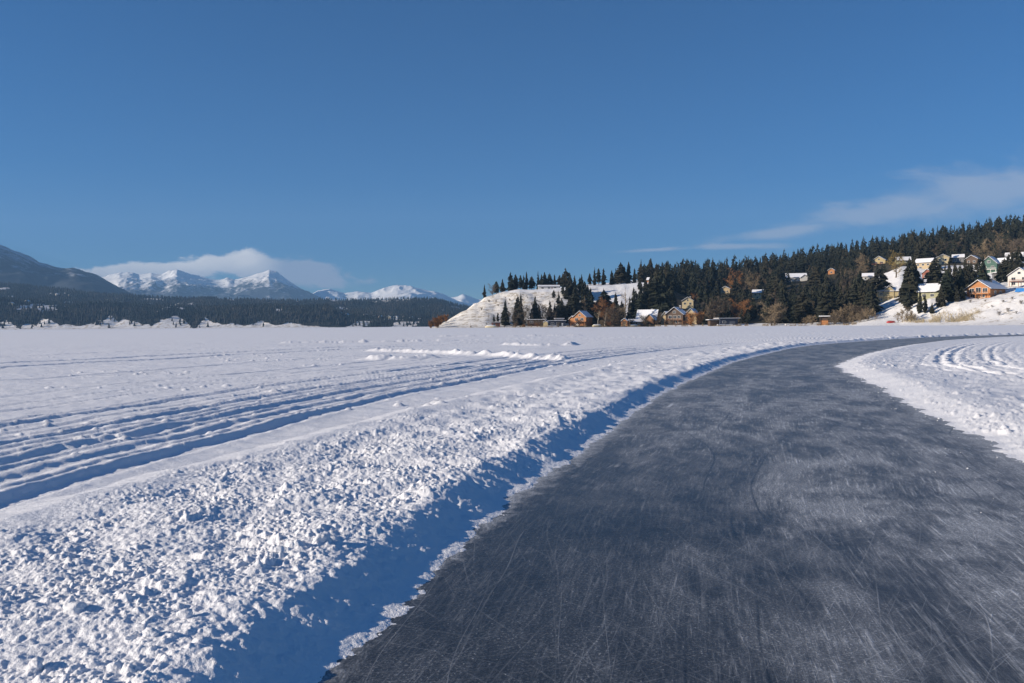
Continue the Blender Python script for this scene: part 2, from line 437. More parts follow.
def build_lake():
    th = np.concatenate([np.radians(np.linspace(-180, -52, 40)[:-1]), np.radians(np.linspace(-52, -35.5, 90)[:-1]),
                         np.radians(np.linspace(-35.5, 35.5, 1420)), np.radians(np.linspace(35.5, 52, 90)[1:]), np.radians(np.linspace(52, 180, 40)[1:-1])])
    dy = np.concatenate([np.arange(375, 46, -0.52), np.arange(46, 12, -0.17), np.arange(12, 2.0, -0.1)])
    rr = np.concatenate([np.linspace(0.3, 2.35, 12), np.linspace(2.36, 3.42, 130), CAM_H * F / dy, np.geomspace(670, 13500, 26)])
    Rr, Th = np.meshgrid(rr, th, indexing='ij')
    # rows follow the picture's depth within the frame, circles elsewhere
    X = (Rr * np.sin(Th)).ravel(); Y = (Rr * np.cos(Th)).ravel()
    Z = lake_height(X, Y)
    nr, nc = len(rr), len(th)
    V = np.stack([X, Y, Z], -1)
    Q = grid_quads(nr, nc, wrap=True)[:, ::-1]
    V = np.concatenate([V, [[0, 0, -0.06]]])
    Q2 = np.array([[j, (j + 1) % nc, nr * nc, nr * nc] for j in range(nc)])
    o = np_mesh('snow_field', V, Q, snow_m)
    tag(o, kind='structure')
build_lake()

# ------------------------------------------------------------------ ice
def build_ice():
    m, t, b = new_mat('skated_ice')
    tc = t.n('ShaderNodeTexCoord')
    uvm = t.n('ShaderNodeUVMap').outputs[0]          # u across the track (m), v along it (m)
    pos = tc.outputs['Object']
    def iso(vec, scale, width, detail=0.0, dist=0.0, level=0.5):
        n = t.noise(vec, scale, detail, 0.5, dist)
        q = t.m('ABSOLUTE', t.m('SUBTRACT', n, level))
        return t.m('SUBTRACT', 1.0, t.m('DIVIDE', q, width), clamp=True)
    lines = None
    r_ = random.Random(5)
    specs = []
    for k in range(22):
        rot = r_.uniform(-0.5, 0.5) if k % 3 else r_.uniform(-1.5, 1.5)
        st = r_.uniform(0.10, 0.3)
        specs.append((rot, st, r_.uniform(0.7, 2.2), r_.uniform(0.005, 0.011), r_.uniform(0.35, 1.0), r_.uniform(.42, .58)))
    def arcs(cx, cy, freq, width, seed):
        """long blade cuts: arcs round a far centre at irregular spacing"""
        sp_ = t.n('ShaderNodeSeparateXYZ', i={0: uvm})
        a = t.m('SUBTRACT', sp_.outputs[0], cx); b_ = t.m('SUBTRACT', sp_.outputs[1], cy)
        rr = t.m('SQRT', t.m('ADD', t.m('MULTIPLY', a, a), t.m('MULTIPLY', b_, b_)))
        rr = t.m('ADD', rr, t.m('MULTIPLY', t.noise(uvm, 0.22, 1), 1.4))
        n = t.n('ShaderNodeTexVoronoi', voronoi_dimensions='1D', feature='DISTANCE_TO_EDGE', i={'W': t.m('ADD', rr, seed * 17.3), 'Scale': freq})
        return t.m('SUBTRACT', 1.0, t.m('DIVIDE', n.outputs[0], width * freq), clamp=True)
    for k, (rot, st, scl, wdt, amp, lev) in enumerate(specs):
        sg = 1 if k % 2 else -1
        ln = arcs(2.5 + sg * r_.choice((9, 12, 16, 24, 40)), 26 + r_.uniform(-3, 9) + (r_.choice((-26, 22, 40)) if k % 3 == 0 else 0), r_.uniform(1.2, 3.4), r_.uniform(0.003, 0.008), k)
        msk = t.ramp(t.noise(t.mapping(uvm, loc=(k * 5.1, k * 2.3, 3), sc=(1, .6, 1)), 0.9, 4, 0.65), 0.48, 0.66)
        ln = t.m('MULTIPLY', t.m('MULTIPLY', ln, msk), amp)
        lines = ln if lines is None else t.m('MAXIMUM', lines, ln)
    # a closer mesh of fine scratches
    fine = None
    for k in range(12):
        sg = 1 if k % 2 else -1
        ln = arcs(2.5 + sg * r_.choice((6, 9, 14, 22)), 27 + r_.uniform(-4, 12) + (r_.choice((-18, 16)) if k % 3 == 0 else 0), r_.uniform(4, 8), r_.uniform(0.0025, 0.0045), 90 + k)
        msk = t.ramp(t.noise(t.mapping(uvm, loc=(k * 3.7, k * 4.3, 8)), 1.7, 4, 0.65), 0.50, 0.66)
        ln = t.m('MULTIPLY', ln, msk)
        fine = ln if fine is None else t.m('MAXIMUM', fine, ln)
    # dense fine skate hatching in several directions
    hatch = None
    for k, (rot, sx, sy) in enumerate(((0.25, 26, 1.6), (-0.35, 30, 1.8), (0.75, 34, 2.4), (-0.05, 22, 1.0), (1.25, 30, 2.5), (-1.1, 28, 2.2), (0.5, 24, 1.4))):
        n = t.noise(t.mapping(uvm, loc=(k * 3.3, 2, k), rot=(0, 0, rot), sc=(sx, sy, 1)), 1.0, 4, 0.7, 0.6)
        msk = t.ramp(t.noise(t.mapping(uvm, loc=(k * 9.1, 4, k)), 1.3, 4, 0.65), 0.44, 0.64)
        hh = t.m('MULTIPLY', t.ramp(n, 0.50, 0.78), msk)
        hatch = hh if hatch is None else t.m('MAXIMUM', hatch, hh)
    sxy = t.n('ShaderNodeSeparateXYZ', i={0: uvm})
    uu = sxy.outputs[0]
    cloud = t.noise(t.mapping(uvm, rot=(0, 0, 0.35), sc=(1.0, 0.32, 1)), 0.95, 6, 0.66, 0.8)
    blot = t.noise(t.mapping(uvm, loc=(5, 2, 0), rot=(0, 0, 0.5), sc=(1.0, 0.5, 1)), 2.6, 5, 0.7, 0.5)
    frost = t.ramp(t.m('ADD', t.m('MULTIPLY', cloud, 0.55), t.m('MULTIPLY', blot, 0.45)), 0.42, 0.60)
    # frosted skin is worn off along the left of the near track
    wear = t.ramp(t.m('ADD', uu, t.m('MULTIPLY', t.m('SUBTRACT', cloud, 0.5), 3.0)), 0.9, 3.2)
    vfar = t.ramp(sxy.outputs[1], 27, 36)
    wear = t.m('MAXIMUM', t.m('MULTIPLY', t.m('ADD', 0.12, t.m('MULTIPLY', wear, 0.88)), 1.0), vfar)
    speck_n = t.noise(pos, 58, 3, 0.7)
    speck = t.ramp(speck_n, 0.50, 0.70)
    grit = t.ramp(t.noise(pos, 170, 2, 0.6), 0.56, 0.72)
    vor = t.n('ShaderNodeTexVoronoi', feature='F1', i={'Vector': pos, 'Scale': 26.0})
    dots = t.m('MULTIPLY', t.ramp(vor.outputs['Distance'], 0.16, 0.07), t.m('GREATER_THAN', t.n('ShaderNodeSeparateColor', i={0: vor.outputs['Color']}).outputs[0], 0.72))
    # snow dust blown against the left bank and crumbs along the right one
    ed = t.noise(t.mapping(uvm, rot=(0, 0, 0.5), sc=(1.6, 1.0, 1)), 4.5, 7, 0.75, 0.8)
    vnear = t.m('MULTIPLY', t.m('SUBTRACT', 1.0, t.ramp(sxy.outputs[1], 26.5, 31)), 0.2)
    dustL = t.ramp(t.m('ADD', t.m('ADD', uu, vnear), t.m('MULTIPLY', t.m('SUBTRACT', ed, 0.5), 0.9)), 0.02, -0.42)
    ww = t.n('ShaderNodeAttribute', attribute_name='to_right').outputs['Fac']
    dustR = t.m('MULTIPLY', t.ramp(t.m('ADD', ww, t.m('MULTIPLY', t.m('SUBTRACT', ed, 0.5), 1.4)), 0.75, 0.1), 0.8)
    f = t.m('ADD', t.m('MULTIPLY', t.m('MULTIPLY', frost, wear), 0.24), t.m('ADD', 0.012, t.m('MULTIPLY', wear, 0.05)))
    f = t.m('ADD', f, t.m('MULTIPLY', t.m('MULTIPLY', hatch, t.m('ADD', 0.2, t.m('MULTIPLY', wear, 0.8))), 0.66))
    f = t.m('ADD', f, t.m('MULTIPLY', t.m('MULTIPLY', speck, t.m('ADD', 0.06, t.m('MULTIPLY', frost, t.m('ADD', 0.3, t.m('MULTIPLY', wear, 0.7))))), 0.62))
    f = t.m('ADD', f, t.m('MULTIPLY', t.m('MULTIPLY', grit, t.m('ADD', 0.3, wear)), 0.18))
    f = t.m('ADD', f, t.m('MULTIPLY', t.m('MULTIPLY', lines, t.m('ADD', 0.5, t.m('MULTIPLY', wear, 0.5))), 0.30))
    f = t.m('ADD', f, t.m('MULTIPLY', t.m('MULTIPLY', fine, t.m('ADD', 0.35, t.m('MULTIPLY', wear, 0.65))), 0.26))
    f = t.m('ADD', f, t.m('MULTIPLY', dots, 0.35))
    f = t.m('MAXIMUM', f, t.m('MULTIPLY', t.m('MAXIMUM', dustL, dustR), t.m('ADD', 0.35, t.m('MULTIPLY', t.ramp(speck_n, 0.35, 0.6), 0.5))))
    f = t.m('MINIMUM', f, 0.95)
    # a few dark fresh cuts
    cut = None
    for k in range(3):
        vec = t.mapping(uvm, loc=(k * 2.9 + 1, k * 8.1, 9), rot=(0, 0, (-0.12, 0.2, 0.02)[k]), sc=(1, 0.12, 1))
        c_ = t.m('MULTIPLY', arcs((-30, 45, -80)[k], 30, 0.4, 0.016, 60 + k), t.ramp(t.noise(t.mapping(uvm, loc=(k, 7 * k, 5)), 0.4, 1), 0.45, 0.6))
        cut = c_ if cut is None else t.m('MAXIMUM', cut, c_)
    f = t.m('MULTIPLY', f, t.m('SUBTRACT', 1.0, t.m('MULTIPLY', cut, 0.75)))
    clear = t.mix(t.noise(pos, 0.4, 3), (0.008, 0.011, 0.018), (0.017, 0.024, 0.035))
    t.nt.links.new(t.mix(f, clear, (0.71, 0.75, 0.80)), b.inputs['Base Color'])
    t.nt.links.new(t.m('ADD', 0.28, t.m('MULTIPLY', f, 0.6), clamp=True), b.inputs['Roughness'])
    b.inputs['IOR'].default_value = 1.31; b.inputs['Specular IOR Level'].default_value = 0.35
    hgt = t.m('ADD', t.m('MULTIPLY', f, 0.7), t.m('MULTIPLY', t.noise(pos, 22, 4, 0.7), 0.5))
    bn = t.n('ShaderNodeBump', i={'Strength': 0.55, 'Distance': 0.012, 'Height': hgt})
    t.nt.links.new(bn.outputs[0], b.inputs['Normal'])
    # strip between the banks
    L = crest[::4]
    T = np.gradient(L, axis=0); T /= np.linalg.norm(T, axis=1)[:, None]
    N = np.stack([T[:, 1], -T[:, 0]], -1)            # to the right
    S = np.concatenate([[0], np.cumsum(np.linalg.norm(np.diff(L, axis=0), axis=1))])
    dl, _ = sdist(L[:, 0].copy(), L[:, 1].copy(), rfoot)
    wid = np.abs(dl)
    nc = 13; V = []; UV = []; TR = []
    for i in range(len(L)):
        for j in range(nc):
            q = 0.45 + (wid[i] + 0.55 - 0.45) * j / (nc - 1)
            p = L[i] + N[i] * q
            V.append((p[0], p[1], 0.0)); UV.append((q - 1.0, S[i])); TR.append(wid[i] - q)
    Q = grid_quads(len(L), nc)[:, ::-1]
    o = np_mesh('ice_track', np.array(V), Q, m)
    me = o.data
    if me.polygons[0].normal.z < 0: me.flip_normals()
    uvl = me.uv_layers.new(name='UVMap')
    vi = np.empty(len(me.loops), np.int32); me.loops.foreach_get('vertex_index', vi)
    uvl.data.foreach_set('uv', np.array(UV, np.float32)[vi].ravel())
    at_ = me.attributes.new('to_right', 'FLOAT', 'POINT'); at_.data.foreach_set('value', np.array(TR, np.float32))
    tag(o, kind='structure')
build_ice()

# crumbs of snow lying on the ice
def lump_mesh(n, seed):
    """unit rough clod: a subdivided octahedron pushed about"""
    r_ = np.random.default_rng(seed)
    V = [(1, 0, 0), (-1, 0, 0), (0, 1, 0), (0, -1, 0), (0, 0, 1), (0, 0, -1)]
    Fc = [(0, 2, 4), (2, 1, 4), (1, 3, 4), (3, 0, 4), (2, 0, 5), (1, 2, 5), (3, 1, 5), (0, 3, 5)]
    V = [np.array(v, float) for v in V]
    for _ in range(n):
        mid = {}; nf = []
        def mp(a, b_):
            k = (min(a, b_), max(a, b_))
            if k not in mid:
                w = V[a] + V[b_]; V.append(w / np.linalg.norm(w)); mid[k] = len(V) - 1
            return mid[k]
        for a, b_, c in Fc:
            x, y, z = mp(a, b_), mp(b_, c), mp(c, a)
            nf += [(a, x, z), (x, b_, y), (z, y, c), (x, y, z)]
        Fc = nf
    V = np.array(V)
    k = seed * 3.7
    d = 1 + 0.35 * perlin(V[:, 0] * 1.3 + k, V[:, 1] * 1.3 + V[:, 2] * 0.9, 5) + 0.22 * perlin(V[:, 0] * 3.1 + V[:, 2] * 2.1, V[:, 1] * 3.1 + k, 6)
    return V * d[:, None], np.array(Fc)

def scatter(name, places, protos, mat, kind='stuff', smooth_=True, wf=1.0):
    """places: (x, y, z, scale, squash, rot, proto) -> one mesh"""
    VV = []; FF = []; off = 0
    for (x, y, z, s, sq, a, k) in places:
        V, Fc = protos[k]
        c, s_ = math.cos(a), math.sin(a)
        P = np.empty_like(V)
        P[:, 0] = (V[:, 0] * c - V[:, 1] * s_) * s * wf + x; P[:, 1] = (V[:, 0] * s_ + V[:, 1] * c) * s * wf + y; P[:, 2] = V[:, 2] * s * sq + z
        VV.append(P); FF.append(Fc + off); off += len(V)
    o = np_mesh(name, np.concatenate(VV), np.concatenate(FF), mat, smooth_, k=3)
    return tag(o, kind=kind)

clods = [lump_mesh(1, k) for k in range(5)]
pl = []
for k in range(2600):
    i = random.randint(30, len(rfoot) - 2)
    p = rfoot[i]
    if p[1] > 75 or p[1] < 2: continue
    tx, ty = rfoot[i + 1] - rfoot[i]; ln = math.hypot(tx, ty)
    q = random.expovariate(1 / 0.30) if random.random() < 0.9 else random.uniform(0, 4.5)
    if q > 4.6: continue
    s = random.choice((0.004, 0.005, 0.006, 0.008, 0.014 if q < .3 else .005)) * random.uniform(0.7, 1.3) * (1.0 if q < 1 else 0.7)
    pl.append((p[0] - ty / ln * q, p[1] + tx / ln * q, s * 0.25, s * 1.3, 0.7, random.uniform(0, 6), random.randint(0, 4)))
tag(scatter('snow_crumbs', pl, clods, snow_m), 'loose white snow crumbs scattered over the dark skating ice', 'snow crumbs')

# larger clods that sit alone on the near bank
big = [lump_mesh(3, 20 + k) for k in range(5)]
def ground_z(x, y): return float(lake_height(np.array([x, x]), np.array([y, y]))[0])
for k, (px, py, Y, s, lab) in enumerate((
        (75, 607, 4.05, .075, 'largest rounded white snow clod on the near left bank'),
        (132, 629, 3.72, .05, 'white snow clod at the lip of the near bank, left of a paired one'),
        (151, 630, 3.72, .055, 'white snow clod at the lip of the near bank, right of a paired one'),
        (321, 519, 5.25, .085, 'lumpy white clod crowning the bank crest where it juts over the shadow'),
        (35, 675, 3.45, .06, 'white snow clod in the bottom left corner of the bank'),
        (185, 603, 3.95, .05, 'jagged white clod standing on the crest above the blue shadow'),
)):
    p = at(px, py, Y)
    o = np_mesh('snow_clod', big[k % 5][0] * s * 0.62 * np.array([1.3, 1.0, 0.75]), big[k % 5][1], snow_m, True, k=3)
    o.location = (p.x, p.y, ground_z(p.x, p.y) + s * 0.12); o.rotation_euler = (0.2 * k, 0.1, k * 1.3)
    tag(o, lab, 'snow clod', 'large snow clods on the left bank')

# ------------------------------------------------------------------ near hills across the ice (right and centre)
COLS = [  # picture column: (distance, picture row) pairs that the land's surface passes through
    (424, [(616, 329.6), (700, 330.4), (1300, 329.5)]),
    (434, [(614, 328.9), (625, 328.0), (660, 327.0), (740, 329.8), (1300, 329.0)]),
    (445, [(613, 328.9), (622, 327.2), (670, 321.5), (800, 329.3), (1300, 329.0)]),
    (460, [(612, 328.8), (622, 327.0), (700, 311.5), (840, 326), (1300, 327)]),
    (475, [(611, 328.7), (622, 326.6), (725, 301.5), (860, 318), (1300, 322)]),
    (485, [(610, 328.6), (622, 326.4), (735, 296.5), (900, 303), (1300, 312)]),
    (500, [(609, 328.5), (630, 326.0), (742, 292.6), (900, 295), (1300, 300)]),
    (520, [(608, 328.3), (640, 325.2), (745, 289.6), (900, 291), (1300, 295)]),
    (560, [(604, 328.0), (640, 325.0), (745, 288.0), (900, 288), (1300, 288)]),
    (600, [(598, 327.8), (640, 324.5), (690, 312), (745, 285.5), (900, 285), (1300, 284)]),
    (650, [(590, 327.6), (640, 324.0), (690, 311), (745, 282.8), (900, 281), (1300, 279)]),
    (700, [(575, 327.3), (620, 323.6), (700, 308), (1000, 276), (1300, 274)]),
    (750, [(555, 327.0), (600, 322.6), (700, 305), (1000, 273), (1300, 271)]),
    (800, [(530, 326.8), (570, 322.5), (650, 305), (800, 284), (1000, 266), (1300, 265)]),
    (850, [(500, 326.2), (545, 320.0), (650, 299), (800, 276), (1000, 258), (1300, 257)]),
    (900, [(460, 325.8), (482, 321.0), (503, 313), (540, 300), (620, 283), (700, 267), (1000, 250), (1300, 250)]),
    (930, [(440, 325.4), (462, 320.0), (478, 307), (500, 299), (600, 283), (700, 266), (1000, 246), (1300, 246)]),
    (960, [(425, 325.0), (446, 320.0), (462, 305), (480, 298), (560, 288), (700, 264), (1000, 241), (1300, 241)]),
    (1000, [(405, 324.6), (425, 319.5), (448, 300), (466, 294), (540, 280), (680, 262), (1000, 234), (1300, 234)]),
    (1030, [(398, 324.4), (415, 318.0), (446, 292), (466, 287), (540, 276), (680, 258), (1000, 229), (1300, 229)]),
    (1150, [(380, 323.6), (398, 317.0), (430, 285), (520, 272), (680, 250), (1000, 214), (1300, 212)]),
    (1400, [(350, 322.5), (372, 315.0), (410, 280), (520, 262), (680, 240), (1000, 200), (1300, 198)]),
]
CPX = [c[0] for c in COLS]
CZ = [([d for d, _ in c[1]], [at(c[0], y, d).z for d, y in c[1]]) for c in COLS]
for ds, zs in CZ:
    ds.insert(0, ds[0] - 14); zs.insert(0, -1.2)
    zs[1] = 0.1
def land0(px, Y):
    px = np.clip(px, CPX[0], CPX[-1] - 1e-3)
    i = np.searchsorted(CPX, px, side='right') - 1
    out = np.zeros_like(px)
    for k in range(len(COLS) - 1):
        m_ = i == k
        if not m_.any(): continue
        f = (px[m_] - CPX[k]) / (CPX[k + 1] - CPX[k])
        za = np.interp(Y[m_], *CZ[k]); zb = np.interp(Y[m_], *CZ[k + 1])
        out[m_] = za * (1 - f) + zb * f
    return out
def land(X, Y):
    px = 512 + F * X / Y
    z = land0(px, Y)
    a = smooth(0.3, 8, z)
    z = z + a * (1.3 * fbm(X * 0.02, Y * 0.02, 101, 3) + 0.55 * fbm(X * 0.09, Y * 0.09, 105, 4))
    g = smooth(5, 18, z) * (1 - smooth(26, 34, z)) * (px < 600)
    z = z - g * 2.2 * ridged(X * 0.035 + 3, Y * 0.012, 111, 3)     # gullies down the bare bluff
    return z
def land_z(x, y): return float(land(np.array([x, x], float), np.array([y, y], float))[0])
_ds = np.arange(340, 1290, 1.5)
def find(px, py, y0=340):
    """where the line of sight through a pixel meets the land"""
    X = (px - 512) / F * _ds
    z = land(X, _ds)
    M_ = np.array(RMT); D_ = np.stack([X, _ds, z - CAM_H]); C_ = M_ @ D_; pys = 341.5 + F * C_[1] / C_[2]
    ok = np.where((pys <= py) & (_ds >= y0) & (z > -0.5))[0]
    k = ok[0] if len(ok) else len(_ds) - 1
    return Vector((X[k], _ds[k], z[k]))

def build_land():
    m, t, b = new_mat('hill_snow')
    pos = t.n('ShaderNodeNewGeometry').outputs['Position']
    nrm = t.n('ShaderNodeSeparateXYZ', i={0: t.n('ShaderNodeNewGeometry').outputs['Normal']}).outputs[2]
    n1 = t.noise(pos, 0.16, 6, 0.7); n2 = t.noise(pos, 0.5, 4, 0.7); n3 = t.noise(pos, 0.03, 3, 0.5)
    wood = t.n('ShaderNodeAttribute', attribute_name='wooded').outputs['Fac']
    bare = t.n('ShaderNodeAttribute', attribute_name='bare').outputs['Fac']
    grass = t.m('MULTIPLY', t.ramp(t.m('ADD', n1, t.m('MULTIPLY', bare, 0.16)), 0.54, 0.68), t.ramp(n2, 0.38, 0.55))
    c = t.mix(n1, (0.78, 0.78, 0.79), (0.87, 0.87, 0.87))
    c = t.mix(t.m('MULTIPLY', bare, 1.1, clamp=True), c, (0.84, 0.80, 0.72))
    c = t.mix(t.m('MULTIPLY', grass, 0.75), c, (0.30, 0.23, 0.13))
    floor = t.mix(n2, (0.035, 0.032, 0.02), (0.09, 0.075, 0.05))
    wmask = t.ramp(t.m('ADD', wood, t.m('MULTIPLY', t.m('SUBTRACT', n1, 0.5), 0.9)), 0.35, 0.6)
    c = t.mix(wmask, c, floor)
    t.nt.links.new(c, b.inputs['Base Color']); b.inputs['Roughness'].default_value = 0.8; b.inputs['Specular IOR Level'].default_value = 0.1
    bn = t.n('ShaderNodeBump', i={'Strength': 0.8, 'Distance': 0.5, 'Height': t.noise(pos, 0.6, 5, 0.7)})
    t.nt.links.new(bn.outputs[0], b.inputs['Normal'])
    pxs = np.concatenate([np.arange(424, 1060, 1.6), np.arange(1060, 1400, 8)])
    ts = np.concatenate([np.linspace(0, 0.5, 130)[:-1], np.linspace(0.5, 1, 60)])
    sh = np.interp(pxs, CPX, [c_[0][0] for c_ in CZ])
    P, T_ = np.meshgrid(pxs, ts, indexing='xy')
    Y = sh[None, :] + (1300 - sh[None, :]) * T_ ** 1.15
    X = (P - 512) / F * Y
    Z = land(X.ravel(), Y.ravel())
    V = np.stack([X.ravel(), Y.ravel(), Z], -1)
    o = np_mesh('hillside', V, grid_quads(len(ts), len(pxs)), m)
    if o.data.polygons[2000].normal.z < 0: o.data.flip_normals()
    wd_ = np.array([wooded(p, y) for p, y in zip(P.ravel(), Y.ravel())], np.float32)
    o.data.attributes.new('wooded', 'FLOAT', 'POINT').data.foreach_set('value', wd_)
    br = (np.where(P.ravel() < 600, 1.0, 0.0) * 0.55 * (Z < 32) + np.where(P.ravel() > 930, 0.15, 0)).astype(np.float32)
    o.data.attributes.new('bare', 'FLOAT', 'POINT').data.foreach_set('value', br)
    tag(o, kind='structure')

def wooded(px, Y):
    """how densely the hillside is wooded (0..1)"""
    if px < 560: return 0.0
    if px < 655:
        if Y > 770: return 0.3
        return 0.8 if Y < 676 + 0.1 * (px - 600) and px > 575 else 0.0
    if px < 868:
        s0 = np.interp(px, [655, 700, 750, 800, 868], [615, 600, 585, 560, 512])
        return 1.0 if Y > s0 else 0.0
    lim = np.interp(px, [868, 874, 885, 930, 1000, 1060, 1400], [640, 700, 710, 700, 680, 640, 560])
    if Y > lim: return 1.0
    if Y > 520 and px > 905: return 0.3
    return 0.0
build_land()

# ------------------------------------------------------------------ far shore, mountains
def ridge_land(name, mat, prof, Y0, Yf, Yb, px0, px1, nx, ny, amp, freq, seed, base=-5, power=1.0, ridge_amp=0.0):
    """a range whose crest runs at distance Y0 with the given skyline, falling to the plain at Yf and Yb"""
    pxs = np.linspace(px0, px1, nx)
    hs = np.array([at(p, np.interp(p, [q[0] for q in prof], [q[1] for q in prof]), Y0).z for p in pxs])
    tt = np.concatenate([np.linspace(0, 1, ny), np.linspace(1, 2, ny // 3)[1:]])
    V = []
    P, T_ = np.meshgrid(pxs, tt, indexing='xy'); Hh = np.meshgrid(hs, tt, indexing='xy')[0]
    Y = np.where(T_ <= 1, Yf + (Y0 - Yf) * T_, Y0 + (Yb - Y0) * (T_ - 1))
    X = (P - 512) / F * Y0 * (0.25 + 0.75 * Y / Y0) if False else (P - 512) / F * Y
    q = np.where(T_ <= 1, T_, 2 - T_) ** power
    Z = Hh * q
    w = np.clip(q * (1.15 - q) * 3.2, 0, 1)
    Z = Z + Hh.max() * amp * w * fbm(X * freq, Y * freq, seed, 5)
    if ridge_amp: Z = Z + Hh * ridge_amp * np.clip(q * 1.2, 0, 1) * (ridged(X * freq * 1.3, Y * freq * 1.0, seed + 50, 6) - 0.55) * np.clip(1.35 - q, 0.25, 1)
    Z = np.where(q <= 0.001, base, Z)
    V = np.stack([X.ravel(), Y.ravel(), Z.ravel()], -1)
    o = np_mesh(name, V, grid_quads(len(tt), len(pxs)), mat)
    if np.mean([o.data.polygons[k].normal.z for k in range(0, len(o.data.polygons), 97)]) < 0: o.data.flip_normals()
    tag(o, kind='structure')
    return o

def mountain_mat(name, z0, z1, dark, snowc, bias=0.0, sc=0.004):
    m, t, b = new_mat(name)
    geo = t.n('ShaderNodeNewGeometry')
    pos = geo.outputs['Position']
    z = t.n('ShaderNodeSeparateXYZ', i={0: pos}).outputs[2]
    nz = t.n('ShaderNodeSeparateXYZ', i={0: geo.outputs['Normal']}).outputs[2]
    n1 = t.noise(pos, sc, 8, 0.68); n2 = t.noise(pos, sc * 5, 6, 0.7)
    hgt = t.n('ShaderNodeMapRange', i={0: z, 1: z0, 2: z1, 3: 0.0, 4: 1.0}).outputs[0]
    f = t.m('ADD', t.m('ADD', t.m('MULTIPLY', hgt, 1.0), t.m('MULTIPLY', t.m('SUBTRACT', n1, 0.5), 1.3)), t.m('MULTIPLY', t.m('SUBTRACT', n2, 0.5), 1.1))
    f = t.m('ADD', f, bias)
    f = t.ramp(f, 0.3, 0.7)
    t.nt.links.new(t.mix(f, dark, snowc), b.inputs['Base Color'])
    b.inputs['Roughness'].default_value = 0.9; b.inputs['Specular IOR Level'].default_value = 0.05
    return m

# dark wooded mountain at far left
mm = mountain_mat('wooded_mountain', 200, 1100, (0.05, 0.06, 0.075), (0.55, 0.57, 0.60), 0.02)
ridge_land('mountain', mm, [(-420, 170), (-250, 190), (-120, 205), (-40, 226), (0, 244), (22, 253), (40, 263), (56, 267), (75, 268), (95, 274), (112, 283), (128, 292), (145, 300), (170, 310), (200, 322), (240, 330)],
           6800, 5300, 10500, -420, 235, 260, 110, 0.02, 0.0016, 201, power=0.3, ridge_amp=0.13)
# snowy range behind
ms = mountain_mat('snowy_range', 300, 860, (0.06, 0.07, 0.085), (0.84, 0.85, 0.86), 0.0, 0.003)
ridge_land('snowy_mountains', ms, [(20, 296), (60, 288), (100, 277), (120, 272), (140, 274), (152, 270), (163, 273), (178, 268), (192, 274), (205, 277), (220, 279), (235, 280), (248, 275), (258, 271), (270, 269), (280, 274), (295, 283), (312, 290), (326, 296), (345, 304), (380, 318)],
           12000, 8600, 13200, 20, 380, 420, 220, 0.05, 0.0009, 301, ridge_amp=0.30)
ms2 = mountain_mat('snowy_range_east', 120, 620, (0.06, 0.07, 0.085), (0.84, 0.85, 0.86), 0.05, 0.003)
ridge_land('snowy_mountains', ms2, [(300, 300), (318, 289), (330, 287), (345, 292), (358, 289), (372, 291), (385, 286), (398, 283), (412, 285), (420, 287), (435, 291), (447, 296), (455, 299), (470, 305), (500, 320)],
           12400, 9200, 13300, 300, 500, 260, 160, 0.04, 0.0010, 331, ridge_amp=0.26)
ms3 = mountain_mat('far_white_peak', -100, 300, (0.3, 0.32, 0.35), (0.84, 0.85, 0.86), 0.3, 0.003)
ridge_land('snowy_mountains', ms3, [(430, 312), (445, 300), (456, 297), (463, 294), (470, 297), (480, 299), (500, 304), (560, 312), (700, 320)],
           13100, 11000, 13450, 430, 700, 160, 60, 0.04, 0.0016, 351, ridge_amp=0.3)

# wooded far shore: snow, forest, pale bluffs at the water's edge
FAR = [(-260, 268), (-100, 279), (0, 285), (30, 288), (60, 291), (100, 296), (150, 299), (200, 301), (240, 301.5), (300, 302.5), (340, 301.5), (380, 299.8), (415, 299), (440, 301), (458, 306), (480, 310), (520, 314), (600, 320)]
def far_z(px, Y):
    top = np.interp(px, [q[0] for q in FAR], [q[1] for q in FAR])
    ztop = (329.3 - 0.0072 * px - top) / F * 4300 + 1.6
    q = np.clip((Y - 2700) / 1600, 0, 1)
    back = np.clip((Y - 4300) / 900, 0, 1)
    z = ztop * (0.07 * smooth(0, 0.12, q) + 0.93 * q ** 1.1) * (1 - 0.8 * back)
    X = (px - 512) / F * Y
    z = z + ztop * 0.10 * fbm(X * 0.0035, Y * 0.003, 402, 4) * smooth(0.02, 0.2, q) * (1 - smooth(0.75, 1, q) * 0.7)
    bl = np.zeros_like(z)
    for (c, wl, wr, hh) in ((-30, 30, 30, 30), (6, 26, 16, 26), (26, 10, 22, 16), (42, 7, 34, 38), (66, 18, 26, 16), (92, 22, 20, 15), (112, 30, 22, 36), (124, 16, 26, 30), (146, 12, 14, 12), (176, 30, 18, 38), (205, 9, 24, 30), (232, 20, 22, 17), (262, 22, 18, 21), (290, 24, 26, 15), (316, 14, 18, 9)):
        k_ = np.where(px < c, (c - px) / wl, (px - c) / wr)
        bl = np.maximum(bl, 1.15 * hh * np.clip(1.25 * (1 - 0.8 * k_) + 0.16 * fbm(px * 0.11, px * 0 + hh, 409, 3) - 0.22, 0, 1.05))
    cut = bl + 9 * fbm(X * 0.010, Y * 0.012, 411, 4) * (bl > 1)
    bench = (30 + 9 * fbm(X * 0.004, X * 0, 412, 3)) * (1 - smooth(325, 350, px)) + 8
    step = smooth(2695, 2830 + 40 * fbm(X * 0.006, X * 0, 413, 3), Y)
    z = z * smooth(2700, 2950, Y) + bench * step * (1 - 0.75 * smooth(2950, 3500, Y))
    z = z - 5 * ridged(X * 0.014, Y * 0.004, 414, 3) * step * (1 - smooth(2850, 3000, Y))
    return z, np.where((z < cut) & (Y < 2870) & (Y > 2700), 20.0, 0.0)
